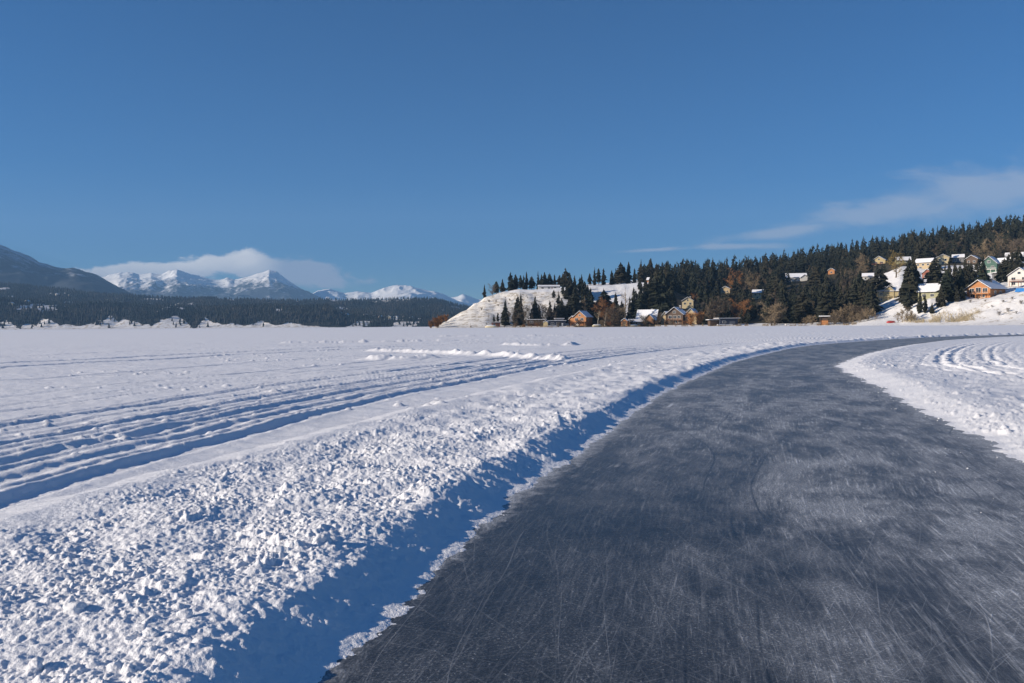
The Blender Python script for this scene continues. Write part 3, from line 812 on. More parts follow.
def far_open(px, Y, bl):
    X = (px - 512) / F * Y
    n = fbm(X * 0.006, Y * 0.0022, 421, 4)
    n2 = fbm(X * 0.016, Y * 0.007, 425, 3)
    o = smooth(0.30, 0.5, n + 0.4 * n2) * (px < 250) + smooth(0.28, 0.5, n + 0.4 * n2) * (px >= 250)
    o = o * (Y > 2900)
    o = np.where(Y < 2870, o * 0.0, o); o = np.maximum(o, (bl > 10) * 1.0)
    # flat shore meadow with a village at right, cleared strip on the crest
    o = np.maximum(o, (smooth(330, 350, px) * (1 - smooth(415, 430, px))) * (Y < 2860) * smooth(-0.1, 0.25, fbm(X * 0.012, Y * 0.004, 431, 3)))
    o = np.maximum(o, ((px > 355) & (px < 412) & (Y > 4020) & (Y < 4220) & (n > -0.2)) * 1.0)
    return o
def build_far():
    m, t, b = new_mat('far_shore')
    pos = t.n('ShaderNodeNewGeometry').outputs['Position']
    op = t.n('ShaderNodeAttribute', attribute_name='open').outputs['Fac']
    n1 = t.noise(pos, 0.02, 5, 0.7); n2 = t.noise(pos, 0.09, 4, 0.65)
    f = t.ramp(t.m('ADD', op, t.m('MULTIPLY', t.m('SUBTRACT', n1, 0.5), 1.1)), 0.4, 0.65)
    sn = t.mix(t.ramp(n2, 0.45, 0.7), (0.78, 0.77, 0.77), (0.40, 0.34, 0.27))
    t.nt.links.new(t.mix(f, (0.04, 0.04, 0.035), sn), b.inputs['Base Color']); b.inputs['Roughness'].default_value = 0.9
    b.inputs['Specular IOR Level'].default_value = 0.05
    pxs = np.linspace(-260, 600, 900)
    Ys = np.concatenate([np.linspace(2690, 3050, 100), np.linspace(3070, 5200, 70)])
    P, Y = np.meshgrid(pxs, Ys, indexing='xy'); P = P.ravel(); Y = Y.ravel()
    Z, bl = far_z(P, Y); op_ = far_open(P, Y, bl)
    Z = np.where(Y < 2699, -2, Z)
    o = np_mesh('far_hills', np.stack([(P - 512) / F * Y, Y, Z], -1), grid_quads(len(Ys), len(pxs)), m)
    if np.mean([o.data.polygons[k].normal.z for k in range(0, len(o.data.polygons), 97)]) < 0: o.data.flip_normals()
    o.data.attributes.new('open', 'FLOAT', 'POINT').data.foreach_set('value', op_.astype(np.float32))
    tag(o, kind='structure')
build_far()

conifer_m, t, b = new_mat('conifer_needles')
oi = t.n('ShaderNodeObjectInfo').outputs['Random']
pos = t.n('ShaderNodeNewGeometry').outputs['Position']
nz = t.noise(pos, 0.35, 4, 0.7); nt2 = t.noise(pos, 0.05, 2)
c = t.mix(t.ramp(nz, 0.35, 0.7), (0.014, 0.020, 0.015), (0.042, 0.050, 0.032))
c = t.mix(t.m('MULTIPLY', oi, 0.65), c, (0.056, 0.047, 0.030))
c = t.mix(t.m('MULTIPLY', t.ramp(nt2, 0.5, 0.75), 0.3), c, (0.075, 0.07, 0.05))
t.nt.links.new(c, b.inputs['Base Color']); b.inputs['Roughness'].default_value = 0.8; b.inputs['Specular IOR Level'].default_value = 0.15
bark_m = plain('conifer_bark', (0.09, 0.065, 0.045), 0.9, 0.35, 3)
twig_m = plain('bare_twigs', (0.135, 0.105, 0.075), 0.9, 0.3, 0.6)
tan_m = plain('tan_twigs', (0.23, 0.175, 0.11), 0.9, 0.3, 0.6)
birch_m = plain('pale_birch_bark', (0.5, 0.46, 0.40), 0.8, 0.3, 1.5)
rust_m = plain('rusty_twigs', (0.24, 0.115, 0.045), 0.9, 0.35, 0.6)
orange_m = plain('orange_willow_twigs', (0.36, 0.175, 0.065), 0.9, 0.35, 0.6)
larch_m = plain('golden_larch_twigs', (0.22, 0.16, 0.055), 0.9, 0.35, 0.6)
reed_m = plain('dry_reeds', (0.40, 0.335, 0.22), 0.9, 0.3, 0.8)

far_m, t, b = new_mat('far_conifer_stands')
pos = t.n('ShaderNodeNewGeometry').outputs['Position']
st_ = t.noise(t.mapping(pos, sc=(1, .5, 2)), 0.006, 5, 0.65)
c = t.mix(t.ramp(st_, 0.4, 0.62), (0.012, 0.017, 0.018), (0.062, 0.056, 0.046))
t.nt.links.new(t.mix(t.ramp(t.noise(pos, 0.08, 3, 0.7), 0.4, 0.7), c, (0.022, 0.03, 0.024)), b.inputs['Base Color']); b.inputs['Roughness'].default_value = 0.9; b.inputs['Specular IOR Level'].default_value = 0.1
def far_forest():
    protos = []
    for k in range(5):
        r_ = random.Random(k); V = []; Fc = []
        for (z0, z1, rad) in ((0.05, 0.62, 0.20), (0.38, 1.0, 0.13)):
            n = 6; rad *= 1.15; o = len(V)
            for j in range(n):
                a = j * 2 * math.pi / n + r_.uniform(-.3, .3); rr = rad * r_.uniform(0.7, 1.25)
                V.append((rr * math.cos(a), rr * math.sin(a), z0 + r_.uniform(-.04, .04)))
            V.append((r_.uniform(-.02, .02), r_.uniform(-.02, .02), z1))
            for j in range(n): Fc.append((o + j, o + (j + 1) % n, o + n))
        protos.append((np.array(V), np.array(Fc)))
    N = 26000
    px = RNG.uniform(-240, 560, N); Y = 2720 + 1700 * RNG.uniform(0, 1, N) ** 1.15
    Z, bl = far_z(px, Y); op = far_open(px, Y, bl)
    keep = (RNG.uniform(0, 1, N) > op * np.where(px < 150, 0.74, 0.86)) & ((Y > 2745) | (RNG.uniform(0, 1, N) < 0.4))
    pl = [((p - 512) / F * y, y, z - 1.0, RNG.uniform(11, 21), 1.0, RNG.uniform(0, 6), int(RNG.integers(0, 5))) for p, y, z, k in zip(px, Y, Z, keep) if k]
    tag(scatter('far_forest', pl, protos, far_m, smooth_=False), 'dark forest covering the low hills across the lake at left', 'forest')
far_forest()

# ------------------------------------------------------------------ trees
class MB:
    def __init__(s): s.v = []; s.f = []
    def box(s, x0, x1, y0, y1, z0, z1):
        o = len(s.v)
        s.v += [(x0, y0, z0), (x1, y0, z0), (x1, y1, z0), (x0, y1, z0), (x0, y0, z1), (x1, y0, z1), (x1, y1, z1), (x0, y1, z1)]
        s.f += [(o, o + 3, o + 2, o + 1), (o + 4, o + 5, o + 6, o + 7), (o, o + 1, o + 5, o + 4), (o + 1, o + 2, o + 6, o + 5), (o + 2, o + 3, o + 7, o + 6), (o + 3, o, o + 4, o + 7)]
        return s
    def poly(s, ring, d):
        """prism: ring of points extruded by d"""
        o = len(s.v); n = len(ring)
        s.v += [tuple(p) for p in ring] + [tuple(Vector(p) + Vector(d)) for p in ring]
        s.f += [tuple(range(o + n - 1, o - 1, -1)), tuple(range(o + n, o + 2 * n))]
        s.f += [(o + i, o + (i + 1) % n, o + n + (i + 1) % n, o + n + i) for i in range(n)]
        return s
    def tube(s, p, q, r0, r1, n=6):
        p = Vector(p); q = Vector(q); d = (q - p).normalized()
        a = d.orthogonal().normalized(); b_ = d.cross(a); o = len(s.v)
        for k in range(n):
            c = math.cos(2 * math.pi * k / n); e = math.sin(2 * math.pi * k / n)
            s.v.append(tuple(p + (a * c + b_ * e) * r0)); s.v.append(tuple(q + (a * c + b_ * e) * r1))
        for k in range(n):
            j = (k + 1) % n; s.f.append((o + 2 * k, o + 2 * j, o + 2 * j + 1, o + 2 * k + 1))
        s.f.append(tuple(o + 2 * k for k in range(n))[::-1]); s.f.append(tuple(o + 2 * k + 1 for k in range(n)))
        return s
    def tri(s, a, b_, c):
        o = len(s.v); s.v += [tuple(a), tuple(b_), tuple(c)]; s.f.append((o, o + 1, o + 2)); return s
    def build(s, name, mat, parent=None): return link(name, s.v, s.f, mat, parent)

def conifer_crown(seed, rad=0.19, base=0.08, taper=0.8, levels=24, per=8):
    """unit-height crown: whorls of drooping, ragged needle sprays"""
    r_ = random.Random(seed); mb = MB()
    side = [r_.uniform(0.75, 1.2) for _ in range(7)]
    for i in range(levels):
        tt = i / (levels - 1); z = base + (0.985 - base) * tt ** 0.93
        rr = rad * ((1 - tt) ** taper * 0.96 + 0.035) * (0.55 + 0.45 * min(1, tt / 0.18)) * r_.uniform(0.78, 1.18)
        n = max(4, int(per * (1 - 0.5 * tt)))
        for k in range(n):
            a = r_.uniform(0, 2 * math.pi); L = rr * r_.uniform(0.6, 1.15) * side[int(a / 6.2832 * 7) % 7]
            if r_.random() < 0.07: continue
            dr = -0.32 * L + r_.uniform(-.012, .012) + (0.10 * L if tt > .7 else 0)
            ca, sa = math.cos(a), math.sin(a)
            tip = Vector((ca * L, sa * L, z + dr)); root = Vector((ca * L * .08, sa * L * .08, z + 0.012))
            sx = Vector((-sa, ca, 0)) * L * r_.uniform(0.3, 0.5)
            mid = root.lerp(tip, 0.55)
            up = Vector((0, 0, 0.02 + 0.02 * r_.random()))
            dn = Vector((0, 0, -0.028 * r_.uniform(0.6, 1.4)))
            mb.tri(root + up, mid + sx + dn, tip); mb.tri(root + up, tip, mid - sx + dn)
            mb.tri(mid + up * .6, mid + sx * 0.9 + dn * 2.0, root + dn); mb.tri(mid + up * .6, root + dn, mid - sx * .9 + dn * 2.0)
            mb.tri(mid + up, tip + dn * 1.6, mid + dn * 2.2)
    mb.tri((0.01, 0, .95), (-.006, .008, .95), (0, 0, 1.0)); mb.tri((-.006, .008, .95), (-.006, -.008, .95), (0, 0, 1.0))
    return mb
def me_of(mb, name, mat):
    me = bpy.data.meshes.new(name); me.from_pydata(mb.v, [], mb.f); me.materials.append(mat); me.update(); return me

CON = []
for k, (rad, base, tp, lv, per) in enumerate(((.17, .05, .85, 26, 8), (.21, .08, .75, 24, 9), (.13, .06, .9, 26, 7), (.24, .14, .6, 22, 9), (.19, .20, .55, 20, 9), (.16, .10, .7, 24, 8), (.22, .03, .95, 26, 9))):
    cr = me_of(conifer_crown(50 + k, rad, base, tp, lv, per), 'crown', conifer_m)
    tm = MB().tube((0, 0, -0.06), (0, 0, 0.55), .016, .009, 6).tube((0, 0, .55), (0, 0, .97), .009, .002, 5)
    tr = me_of(tm, 'trunk', bark_m)
    CON.append((cr, tr))
used_c = {}
def put_conifer(x, y, h, label, group=None, variant=None, z=None, wide=1.0):
    k = random.randrange(len(CON)) if variant is None else variant
    e = empty('conifer', (x, y, land_z(x, y) if z is None else z), random.uniform(0, 6.28))
    w = h * random.uniform(1.0, 1.9) * wide
    e.scale = (w, w, h)
    if k in used_c:
        for s_ in used_c[k]:
            o = s_.copy(); col.objects.link(o); o.parent = e
    else:
        cr, tr = CON[k]
        a = bpy.data.objects.new('crown', cr); b_ = bpy.data.objects.new('trunk', tr)
        for o in (a, b_): col.objects.link(o); o.parent = e
        used_c[k] = (a, b_)
    return tag(e, label, 'tree', group)

# -------- bare deciduous trees: limbs that fork into a haze of twigs
def bare_tree(seed, H=1.0, spread=0.32, first=0.22, n_limb=9, n_twig=420, tw=0.006, droop=0.0, lean=0.0, round_=False):
    r_ = random.Random(seed); tr = MB(); cr = MB()
    top = Vector((lean, 0, 0.9))
    prev = Vector((0, 0, -0.05)); N = 6; pts = [prev]
    for i in range(1, N + 1):
        p = Vector((0, 0, 0)).lerp(top, i / N) + Vector((r_.uniform(-.015, .015), r_.uniform(-.015, .015), 0)); pts.append(p)
        tr.tube(prev, p, .022 * (1 - (i - 1) / N) + .003, .022 * (1 - i / N) + .003, 6); prev = p
    limbs = []
    for k in range(n_limb):
        t_ = first + (0.86 - first) * (k + r_.random()) / n_limb
        p = pts[0].lerp(top, t_); a = r_.uniform(0, 6.28)
        L = spread * (1.15 - 0.8 * abs(t_ - 0.45)) * r_.uniform(0.7, 1.15)
        q = p + Vector((math.cos(a) * L, math.sin(a) * L, L * r_.uniform(0.5, 1.1) - droop * L))
        q.z = min(q.z, 1.0)
        m_ = p.lerp(q, 0.5) + Vector((0, 0, -0.02))
        cr.tube(p, m_, .009, .006, 4); cr.tube(m_, q, .006, .002, 4)
        limbs += [(p, m_), (m_, q), (m_, q)]
    limbs += [(pts[4], pts[6])]
    for k in range(n_twig):
        p, q = r_.choice(limbs); s = p.lerp(q, r_.uniform(0.15, 1.0))
        d = Vector((r_.gauss(0, 1), r_.gauss(0, 1), r_.gauss(0.55 - droop, 0.8))).normalized() * spread * r_.uniform(0.18, 0.5)
        e = s + d; w = d.cross(Vector((r_.gauss(0, 1), r_.gauss(0, 1), r_.gauss(0, 1)))).normalized() * tw * r_.uniform(0.5, 1.3)
        cr.tri(s + w, s - w, e)
        for _ in range(2):
            u_ = s.lerp(e, r_.uniform(.3, .9)); d2 = (d * 0.5 + Vector((r_.gauss(0, 1), r_.gauss(0, 1), r_.gauss(0, 1))).normalized() * d.length * .5)
            w2 = d2.cross(Vector((r_.gauss(0, 1), r_.gauss(0, 1), .3))).normalized() * tw * .6
            cr.tri(u_ + w2, u_ - w2, u_ + d2)
    return tr, cr
BARE = {}
def put_bare(x, y, h, kind, mat_c, mat_t, label, group=None, z=None, wide=1.0, name='bare_tree', cat='tree'):
    if kind not in BARE:
        spec = {'tall': dict(spread=.20, first=.3, n_limb=12, n_twig=330, tw=.005), 'round': dict(spread=.36, first=.08, n_limb=16, n_twig=650, tw=.0075),
                'thin': dict(spread=.13, first=.35, n_limb=9, n_twig=120, tw=.005), 'birch': dict(spread=.2, first=.45, n_limb=8, n_twig=160, tw=.004, lean=.12),
                'shrub': dict(spread=.5, first=.02, n_limb=18, n_twig=520, tw=.011), 'willow': dict(spread=.42, first=.05, n_limb=20, n_twig=1100, tw=.014),
                'mid': dict(spread=.28, first=.18, n_limb=12, n_twig=480, tw=.0065)}[kind]
        BARE[kind] = bare_tree(hash_(kind), **spec)
    tr, cr = BARE[kind]
    key = (kind, mat_c.name, mat_t.name)
    if key not in BARE: BARE[key] = (me_of(cr, 'crown', mat_c), me_of(tr, 'trunk', mat_t))
    e = empty(name, (x, y, land_z(x, y) if z is None else z), random.uniform(-.6, .6)); e.scale = (h * wide, h * wide, h)
    for nm, me in zip(('crown', 'trunk'), BARE[key]):
        o = bpy.data.objects.new(nm, me); col.objects.link(o); o.parent = e
    return tag(e, label, cat, group)
def hash_(s): return sum(ord(c) * (i + 3) for i, c in enumerate(s))

def ground_at(px, Y):
    x = (px - 512) / F * Y; return x, Y, land_z(x, Y)
def tree_h(px, Y, top):
    """height that lifts a tree's tip to the given picture row"""
    x, y, z = ground_at(px, Y); return at(px, top, Y).z - z

# ------------------------------------------------------------------ houses
snow_roof_edge = plain('roof_shingles', (0.07, 0.06, 0.055), 0.85, 0.3, 2)
glass_m = plain('window_glass', (0.03, 0.035, 0.045), 0.12, 0.2, 0.4, spec=0.6)
frame_m = plain('white_trim', (0.72, 0.70, 0.66), 0.5, 0.08, 1)
timber_m = boards('orange_timber', (0.42, 0.185, 0.07), 0.28)
cedar_m = boards('cedar_boards', (0.32, 0.16, 0.075), 0.25)
brown_m = boards('dark_brown_boards', (0.10, 0.065, 0.045), 0.25)
tan_b = boards('tan_siding', (0.46, 0.36, 0.22), 0.22)
cream_m = boards('cream_siding', (0.62, 0.52, 0.32), 0.22)
yellow_m = boards('yellow_siding', (0.47, 0.385, 0.21), 0.22)
white_w = boards('white_siding', (0.70, 0.68, 0.64), 0.22, var=0.08)
grey_b = boards('grey_siding', (0.20, 0.20, 0.21), 0.22)
navy_m = boards('navy_boards', (0.045, 0.055, 0.085), 0.25)
red_m = boards('red_brown_boards', (0.24, 0.085, 0.055), 0.25)
green_m = boards('green_siding', (0.06, 0.125, 0.10), 0.22)
olive_m = boards('olive_siding', (0.33, 0.32, 0.19), 0.22)
stone_m = plain('chimney_stone', (0.26, 0.22, 0.19), 0.9, 0.4, 4, bump=.03)
blue_m = plain('blue_tarpaulin', (0.05, 0.24, 0.60), 0.5, 0.15, 1.2)
redboat_m = plain('red_hull_paint', (0.60, 0.06, 0.05), 0.4, 0.15, 1)
paleboat_m = plain('pale_hull_paint', (0.62, 0.54, 0.36), 0.5, 0.15, 1)
HREC = []

def window(par, face, u_, z, w, h, hw, hd):
    """framed window on a wall; face f/l/r, u along the wall"""
    fr = MB(); pn = MB(); b_ = 0.14
    def put(mb, a0, a1, z0, z1, p0, p1):
        if face == 'f': mb.box(a0, a1, -hd - p1, -hd - p0, z0, z1)
        elif face == 'l': mb.box(-hw - p1, -hw - p0, a0, a1, z0, z1)
        else: mb.box(hw + p0, hw + p1, a0, a1, z0, z1)
    put(fr, u_ - w / 2 - b_, u_ - w / 2, z - b_, z + h + b_, -.02, .09); put(fr, u_ + w / 2, u_ + w / 2 + b_, z - b_, z + h + b_, -.02, .09)
    put(fr, u_ - w / 2, u_ + w / 2, z + h, z + h + b_, -.02, .09); put(fr, u_ - w / 2, u_ + w / 2, z - b_, z, -.02, .09)
    if w > 1.6: put(fr, u_ - .05, u_ + .05, z, z + h, .05, .08)
    put(pn, u_ - w / 2, u_ + w / 2, z, z + h, .01, .045)
    o = fr.build('window', frame_m, par); pn.build('pane', glass_m, o)

def body(par, W_, D_, Hw, ph, axis, wall, off=(0, 0), ov=0.7, snow=True, down=3.0, roofm=None, wname='wall'):
    """walls, roof and the snow lying on it, for one block of a house"""
    ox, oy = off; hw, hd = W_ / 2, D_ / 2; w_ = MB(); r_ = MB(); s_ = MB()
    if axis == 'flat':
        w_.box(ox - hw, ox + hw, oy - hd, oy + hd, -down, Hw)
        r_.box(ox - hw - ov, ox + hw + ov, oy - hd - ov, oy + hd + ov, Hw + .01, Hw + .3)
        s_.box(ox - hw - ov + .1, ox + hw + ov - .1, oy - hd - ov + .1, oy + hd + ov - .1, Hw + .305, Hw + .62)
    else:
        a = hw if axis == 'y' else hd; L = hd if axis == 'y' else hw
        sl = ph / a
        def P(q, z, l): return (ox + q, oy + l, z) if axis == 'y' else (ox + l, oy + q, z)
        ext = (0, 2 * L, 0) if axis == 'y' else (2 * L, 0, 0)
        ring = [P(-a, -down, -L), P(a, -down, -L), P(a, Hw, -L), P(0, Hw + ph, -L), P(-a, Hw, -L)]
        w_.poly(ring, ext)
        def chev(mb, e, z0, th, g_):
            l = L + g_; ee = a + e
            rg = [P(-ee, Hw + z0 - e * sl, -l), P(0, Hw + ph + z0, -l), P(ee, Hw + z0 - e * sl, -l), P(ee, Hw + z0 + th - e * sl, -l), P(0, Hw + ph + z0 + th, -l), P(-ee, Hw + z0 + th - e * sl, -l)]
            x_ = tuple(2 * l if c else 0 for c in ext)
            mb.poly([rg[0], rg[1], rg[4], rg[5]], x_); mb.poly([rg[1], rg[2], rg[3], rg[4]], x_)
        chev(r_, ov, .015, .26, ov); chev(s_, ov - .12, .285, .28, ov - .1)
    w_.build(wname, wall, par); r = r_.build('roof', roofm or snow_roof_edge, par)
    if snow: s_.build('roof_snow', roof_snow_m, r)
    return r

def house(px, Y, label, W_, D_, Hw, ph, axis, wall, rz=0.0, wins=(), door=None, chimney=None, deck=None, extra=None, cat='house', name='house', py=None, group=None, ov=0.7, roofm=None, doorm=None):
    if py is not None:
        p = find(px, py, Y or 340); x, y, z = p
    else: x, y, z = ground_at(px, Y)
    hz = min(land_z(x + a, y + b_) for a in (-W_ / 3, W_ / 3) for b_ in (-D_ / 2, 0))
    z = max(hz, 0.3) if z > 4 else max(z, 0.35)
    e = empty(name, (x, y, z), R(rz)); tag(e, label, cat, group)
    hw, hd = W_ / 2, D_ / 2
    r = body(e, W_, D_, Hw, ph, axis, wall, ov=ov, roofm=roofm)
    if extra:
        for (W2, D2, H2, p2, ax2, off, m2) in extra: body(e, W2, D2, H2, p2, ax2, m2 or wall, off=off, ov=ov * .8, wname='wing_wall')
    for wn in wins: window(e, *wn, hw, hd)
    if door:
        u_, w, h = door
        o = MB().box(u_ - w / 2, u_ + w / 2, -hd - .07, -hd + .02, 0, h).build('door', doorm or frame_m, e)
        MB().box(u_ + w / 2 - .22, u_ + w / 2 - .14, -hd - .13, -hd - .065, h * .45, h * .5).build('handle', glass_m, o)
    if chimney:
        cx, cy, ch = chimney
        c_ = MB().box(cx - .6, cx + .6, cy - .5, cy + .5, Hw - .5, Hw + ph + ch).build('chimney', stone_m, r)
        MB().box(cx - .7, cx + .7, cy - .6, cy + .6, Hw + ph + ch + .002, Hw + ph + ch + .25).build('chimney_cap', roof_snow_m, c_)
    if deck:
        u0, u1, zd, dd, m_ = deck
        MB().box(u0, u1, -hd - dd, -hd - .02, zd - .25, zd).build('deck', m_, e)
        n = max(2, int((u1 - u0) / 3.5) + 1)
        for k in range(n):
            q = u0 + .15 + (u1 - u0 - .3) * k / (n - 1)
            MB().box(q - .13, q + .13, -hd - dd + .02, -hd - dd + .28, -2.5, zd - .252).build('post', m_, e)
        rl = MB().box(u0, u1, -hd - dd + .03, -hd - dd + .13, zd + .95, zd + 1.08)
        q = u0 + .1
        while q < u1 - .05: rl.box(q - .04, q + .04, -hd - dd + .05, -hd - dd + .12, zd, zd + .948); q += .45
        rl.build('railing', m_, e)
    pxc, pyb = proj((x, y, z)); pt = proj((x, y, z + Hw + ph))[1]
    half = (abs(math.cos(R(rz))) * hw + abs(math.sin(R(rz))) * hd * .7) * F / y
    HREC.append((pxc - half, pxc + half, pt, pyb, y))
    return e

# --- along the shore below the bluff
house(496, 622, 'tiny red brown cabin with a snowy flat roof, leftmost on the shore below the bluff', 6.5, 4, 3.0, 0, 'flat', red_m, wins=(('f', -1.4, .9, 1.6, 1.2),), door=(1.6, 1.1, 2.1), doorm=brown_m, cat='cabin', name='cabin')
house(537, 628, 'long low dark cottage with a flat snowy roof under the bluff trees', 14, 8, 4.6, 0, 'flat', brown_m, rz=-5, wins=(('f', -4, 2.3, 2.4, 1.4), ('f', 1, 2.3, 2.4, 1.4), ('f', 4.8, .6, 1.4, 1.4)), door=(-1.5, 1.2, 2.2), doorm=red_m, deck=(-7, 3, 2.0, 1.6, brown_m), cat='cottage', name='cottage')
house(557, 626, 'low navy cottage with a flat snowy roof, just left of the orange chalet', 13, 8, 3.7, 0, 'flat', navy_m, wins=(('f', -3.6, .9, 2.2, 1.6), ('f', .5, .9, 2.2, 1.6)), door=(4, 1.2, 2.2), extra=((7, 6, 5.4, 0, 'flat', (2, 3), grey_b),), cat='cottage', name='cottage')
house(546, 615, 'small yellow shed standing on the shore between two dark cottages', 3.4, 3, 3.2, 1.0, 'y', yellow_m, rz=-15, door=(0, 1.4, 2.1), cat='shed', name='shed', ov=.3, doorm=tan_b)
house(583, 626, 'orange timber lakeside chalet with a steep gable, deck and white garage doors', 11, 11, 6.6, 4.4, 'y', timber_m, rz=-32, wins=(('f', -2.6, 3.6, 2.6, 2.2), ('f', 2.0, 3.6, 2.6, 2.2), ('f', 0, 7.2, 1.7, 1.5), ('l', -2, 3.6, 2.2, 1.8), ('r', -2, 3.6, 1.8, 1.6)), deck=(-6.5, 5.5, 3.0, 2.6, timber_m),
      extra=((6.5, 8, 4.6, 2.6, 'y', (-8.0, 1.5), timber_m),), door=(-2.6, 3.6, 2.4), cat='chalet', name='chalet')
house(625, 610, 'narrow orange boathouse with a gabled front, beside the tall bare trunk', 4.6, 6, 3.7, 1.7, 'y', timber_m, rz=-18, door=(.2, 2.0, 2.6), doorm=tan_b, wins=(('l', 0, 1.2, 1.2, 1.0),), cat='boathouse', name='boathouse', ov=.4)
house(636, 619, 'low dark cabin with a shallow snowy roof, right of the narrow orange boathouse', 11, 7, 2.6, 1.7, 'x', brown_m, rz=8, wins=(('f', -2.6, .9, 2, 1.2), ('f', 1.2, .9, 2, 1.2)), door=(4, 1.1, 2.1), doorm=grey_b, cat='cabin', name='cabin')
house(648, 628, 'steep roofed lodge with a big snowy roof over low orange walls', 15, 11, 4.0, 7.2, 'x', cedar_m, rz=-24, wins=(('f', -4, 1.1, 2.2, 1.7), ('f', .5, 1.1, 2.2, 1.7), ('l', 0, 5.0, 1.8, 1.7)), door=(4.4, 1.3, 2.3), doorm=brown_m, chimney=(3, 1.2, .8),
      extra=((7, 6, 4.2, 3.6, 'y', (3, -5), cedar_m),), cat='lodge', name='lodge', ov=1.0)
house(677, 618, 'large brown lodge with twin gables and a chimney, behind the orange willow', 13.5, 12, 7.6, 5.2, 'y', brown_m, rz=-30, wins=(('f', -3.2, 4.2, 2.4, 2.4), ('f', 0.4, 4.2, 2.4, 2.4), ('f', 3.8, 4.2, 2.0, 2.4), ('f', 0, 8.6, 2.0, 1.6), ('f', -3.2, 1.0, 2.4, 1.8), ('f', 2.2, 1.0, 2.4, 1.8)),
      deck=(-7, 7, 3.4, 2.4, cedar_m), chimney=(2.4, 1, 1.4), extra=((9.5, 10, 7.0, 4.6, 'y', (11.2, 3.5), tan_b), (6, 8, 6.2, 3.4, 'y', (-9, 2.5), tan_b)), cat='lodge', name='lodge', ov=1.0)
house(688, 700, 'cream gabled house peeping over the twin gabled brown lodge', 9.5, 8, 7.0, 3.0, 'y', cream_m, rz=-15, py=None, wins=(('f', -2.4, 3.9, 1.7, 1.6), ('f', 2.2, 3.9, 1.7, 1.6), ('f', 0, 7.0, 1.2, 1.2)), chimney=(2, 1, .6))
house(727, 577, 'dark navy boathouse with a wide flat snowy roof on the shore', 13, 8, 4.6, 0, 'flat', navy_m, rz=6, wins=(('f', -3.5, 1.6, 2.2, 1.5),), door=(2.5, 4.2, 3.0), doorm=grey_b, ov=1.6, extra=((7, 5, 3.6, 0, 'flat', (-9.4, 1), brown_m),), cat='boathouse', name='boathouse')
# shore kiosk: open canopy on posts over a cedar counter
x, y, z = ground_at(824.5, 523); z = max(z, .3)
k_ = empty('kiosk', (x, y, z), R(-20)); tag(k_, 'little shore kiosk with an orange boarded base under a dark snowy canopy', 'kiosk')
MB().box(-2.2, 2.2, -1.8, 1.8, -1, 2.8).build('base', timber_m, k_)
for a in (-2.7, 2.7):
    for b_ in (-2.2, 2.2): MB().box(a - .15, a + .15, b_ - .15, b_ + .15, -1, 5.0).build('post', brown_m, k_)
MB().box(-2.0, 2.0, -1.6, 1.6, 2.805, 4.9).build('cabin', brown_m, k_)
r_ = MB().box(-3.6, 3.6, -3.0, 3.0, 5.01, 5.4).build('roof', snow_roof_edge, k_)
MB().box(-3.4, 3.4, -2.8, 2.8, 5.405, 5.9).build('roof_snow', roof_snow_m, r_)
HREC.append((818, 831, 316, 327, 523))
# --- on the bluff and in the forest
house(549, 768, 'low white bungalow on the flat top of the bluff, with snowy roof', 20, 8, 2.9, 1.2, 'x', white_w, wins=(('f', -6, 1, 2, 1.2), ('f', 0, 1, 2, 1.2), ('f', 6, 1, 2, 1.2)), door=(3, 1.1, 2.1), doorm=red_m, cat='bungalow', name='bungalow')
house(652, 765, 'small white house with an orange gable at the right end of the bluff top', 8, 7, 4.0, 2.2, 'x', timber_m, rz=-20, wins=(('f', -1.8, 1.2, 1.5, 1.3), ('f', 1.8, 1.2, 1.5, 1.3)))
house(796, 840, 'pale house with a broad white roof in the middle of the dark forest', 20, 12, 4.2, 4.2, 'x', white_w, rz=-12, wins=(('f', -6, 1.2, 2, 1.5), ('f', -1, 1.2, 2, 1.5), ('f', 5, 1.2, 2, 1.5)), extra=((8, 8, 3.6, 2.8, 'y', (7, -8), white_w),))
house(758, 735, 'small cream house with a white roof glimpsed between dark conifers', 9, 8, 5.6, 2.6, 'x', cream_m, rz=-20, wins=(('f', -2, 3.2, 1.6, 1.4), ('f', 2, 3.2, 1.6, 1.4), ('f', 0, .8, 1.6, 1.4)))
house(726, 800, 'small tan house in the forest above the navy boathouse', 9, 7, 4.4, 2.4, 'y', tan_b, rz=-25, wins=(('f', -2, 1.5, 1.5, 1.3), ('f', 2, 1.5, 1.5, 1.3)))
house(832, 850, 'tiny orange cabin half hidden in conifers near the ridge', 6.5, 6, 4.2, 2.0, 'y', timber_m, rz=-35, wins=(('f', 0, 1.4, 1.6, 1.4),), cat='cabin', name='cabin')
house(880, 600, 'yellow gabled house with a red deck, leftmost high on the right hillside', 12.5, 10, 4.6, 4.0, 'y', yellow_m, rz=-38, py=264, wins=(('f', -2.8, 1.4, 2.2, 1.7), ('f', 2.8, 1.4, 2.2, 1.7), ('f', 0, 5.0, 1.8, 1.4)), deck=(-6.2, 6.2, 1.0, 2.2, red_m))
house(903, 640, 'pale green house with a white roof, right of the yellow gabled house', 12, 9, 2.8, 3.2, 'x', olive_m, rz=-12, py=263, wins=(('f', -3, 1, 1.8, 1.3), ('f', 2, 1, 1.8, 1.3)))
house(925, 590, 'tan hillside house with a broad white roof, upper row', 13, 10, 5.6, 3.2, 'x', tan_b, rz=-46, py=268, wins=(('f', -4, 3.0, 1.8, 1.5), ('f', 0, 3.0, 1.8, 1.5), ('f', 4, 3.0, 1.8, 1.5), ('f', -2, .5, 1.8, 1.4)))
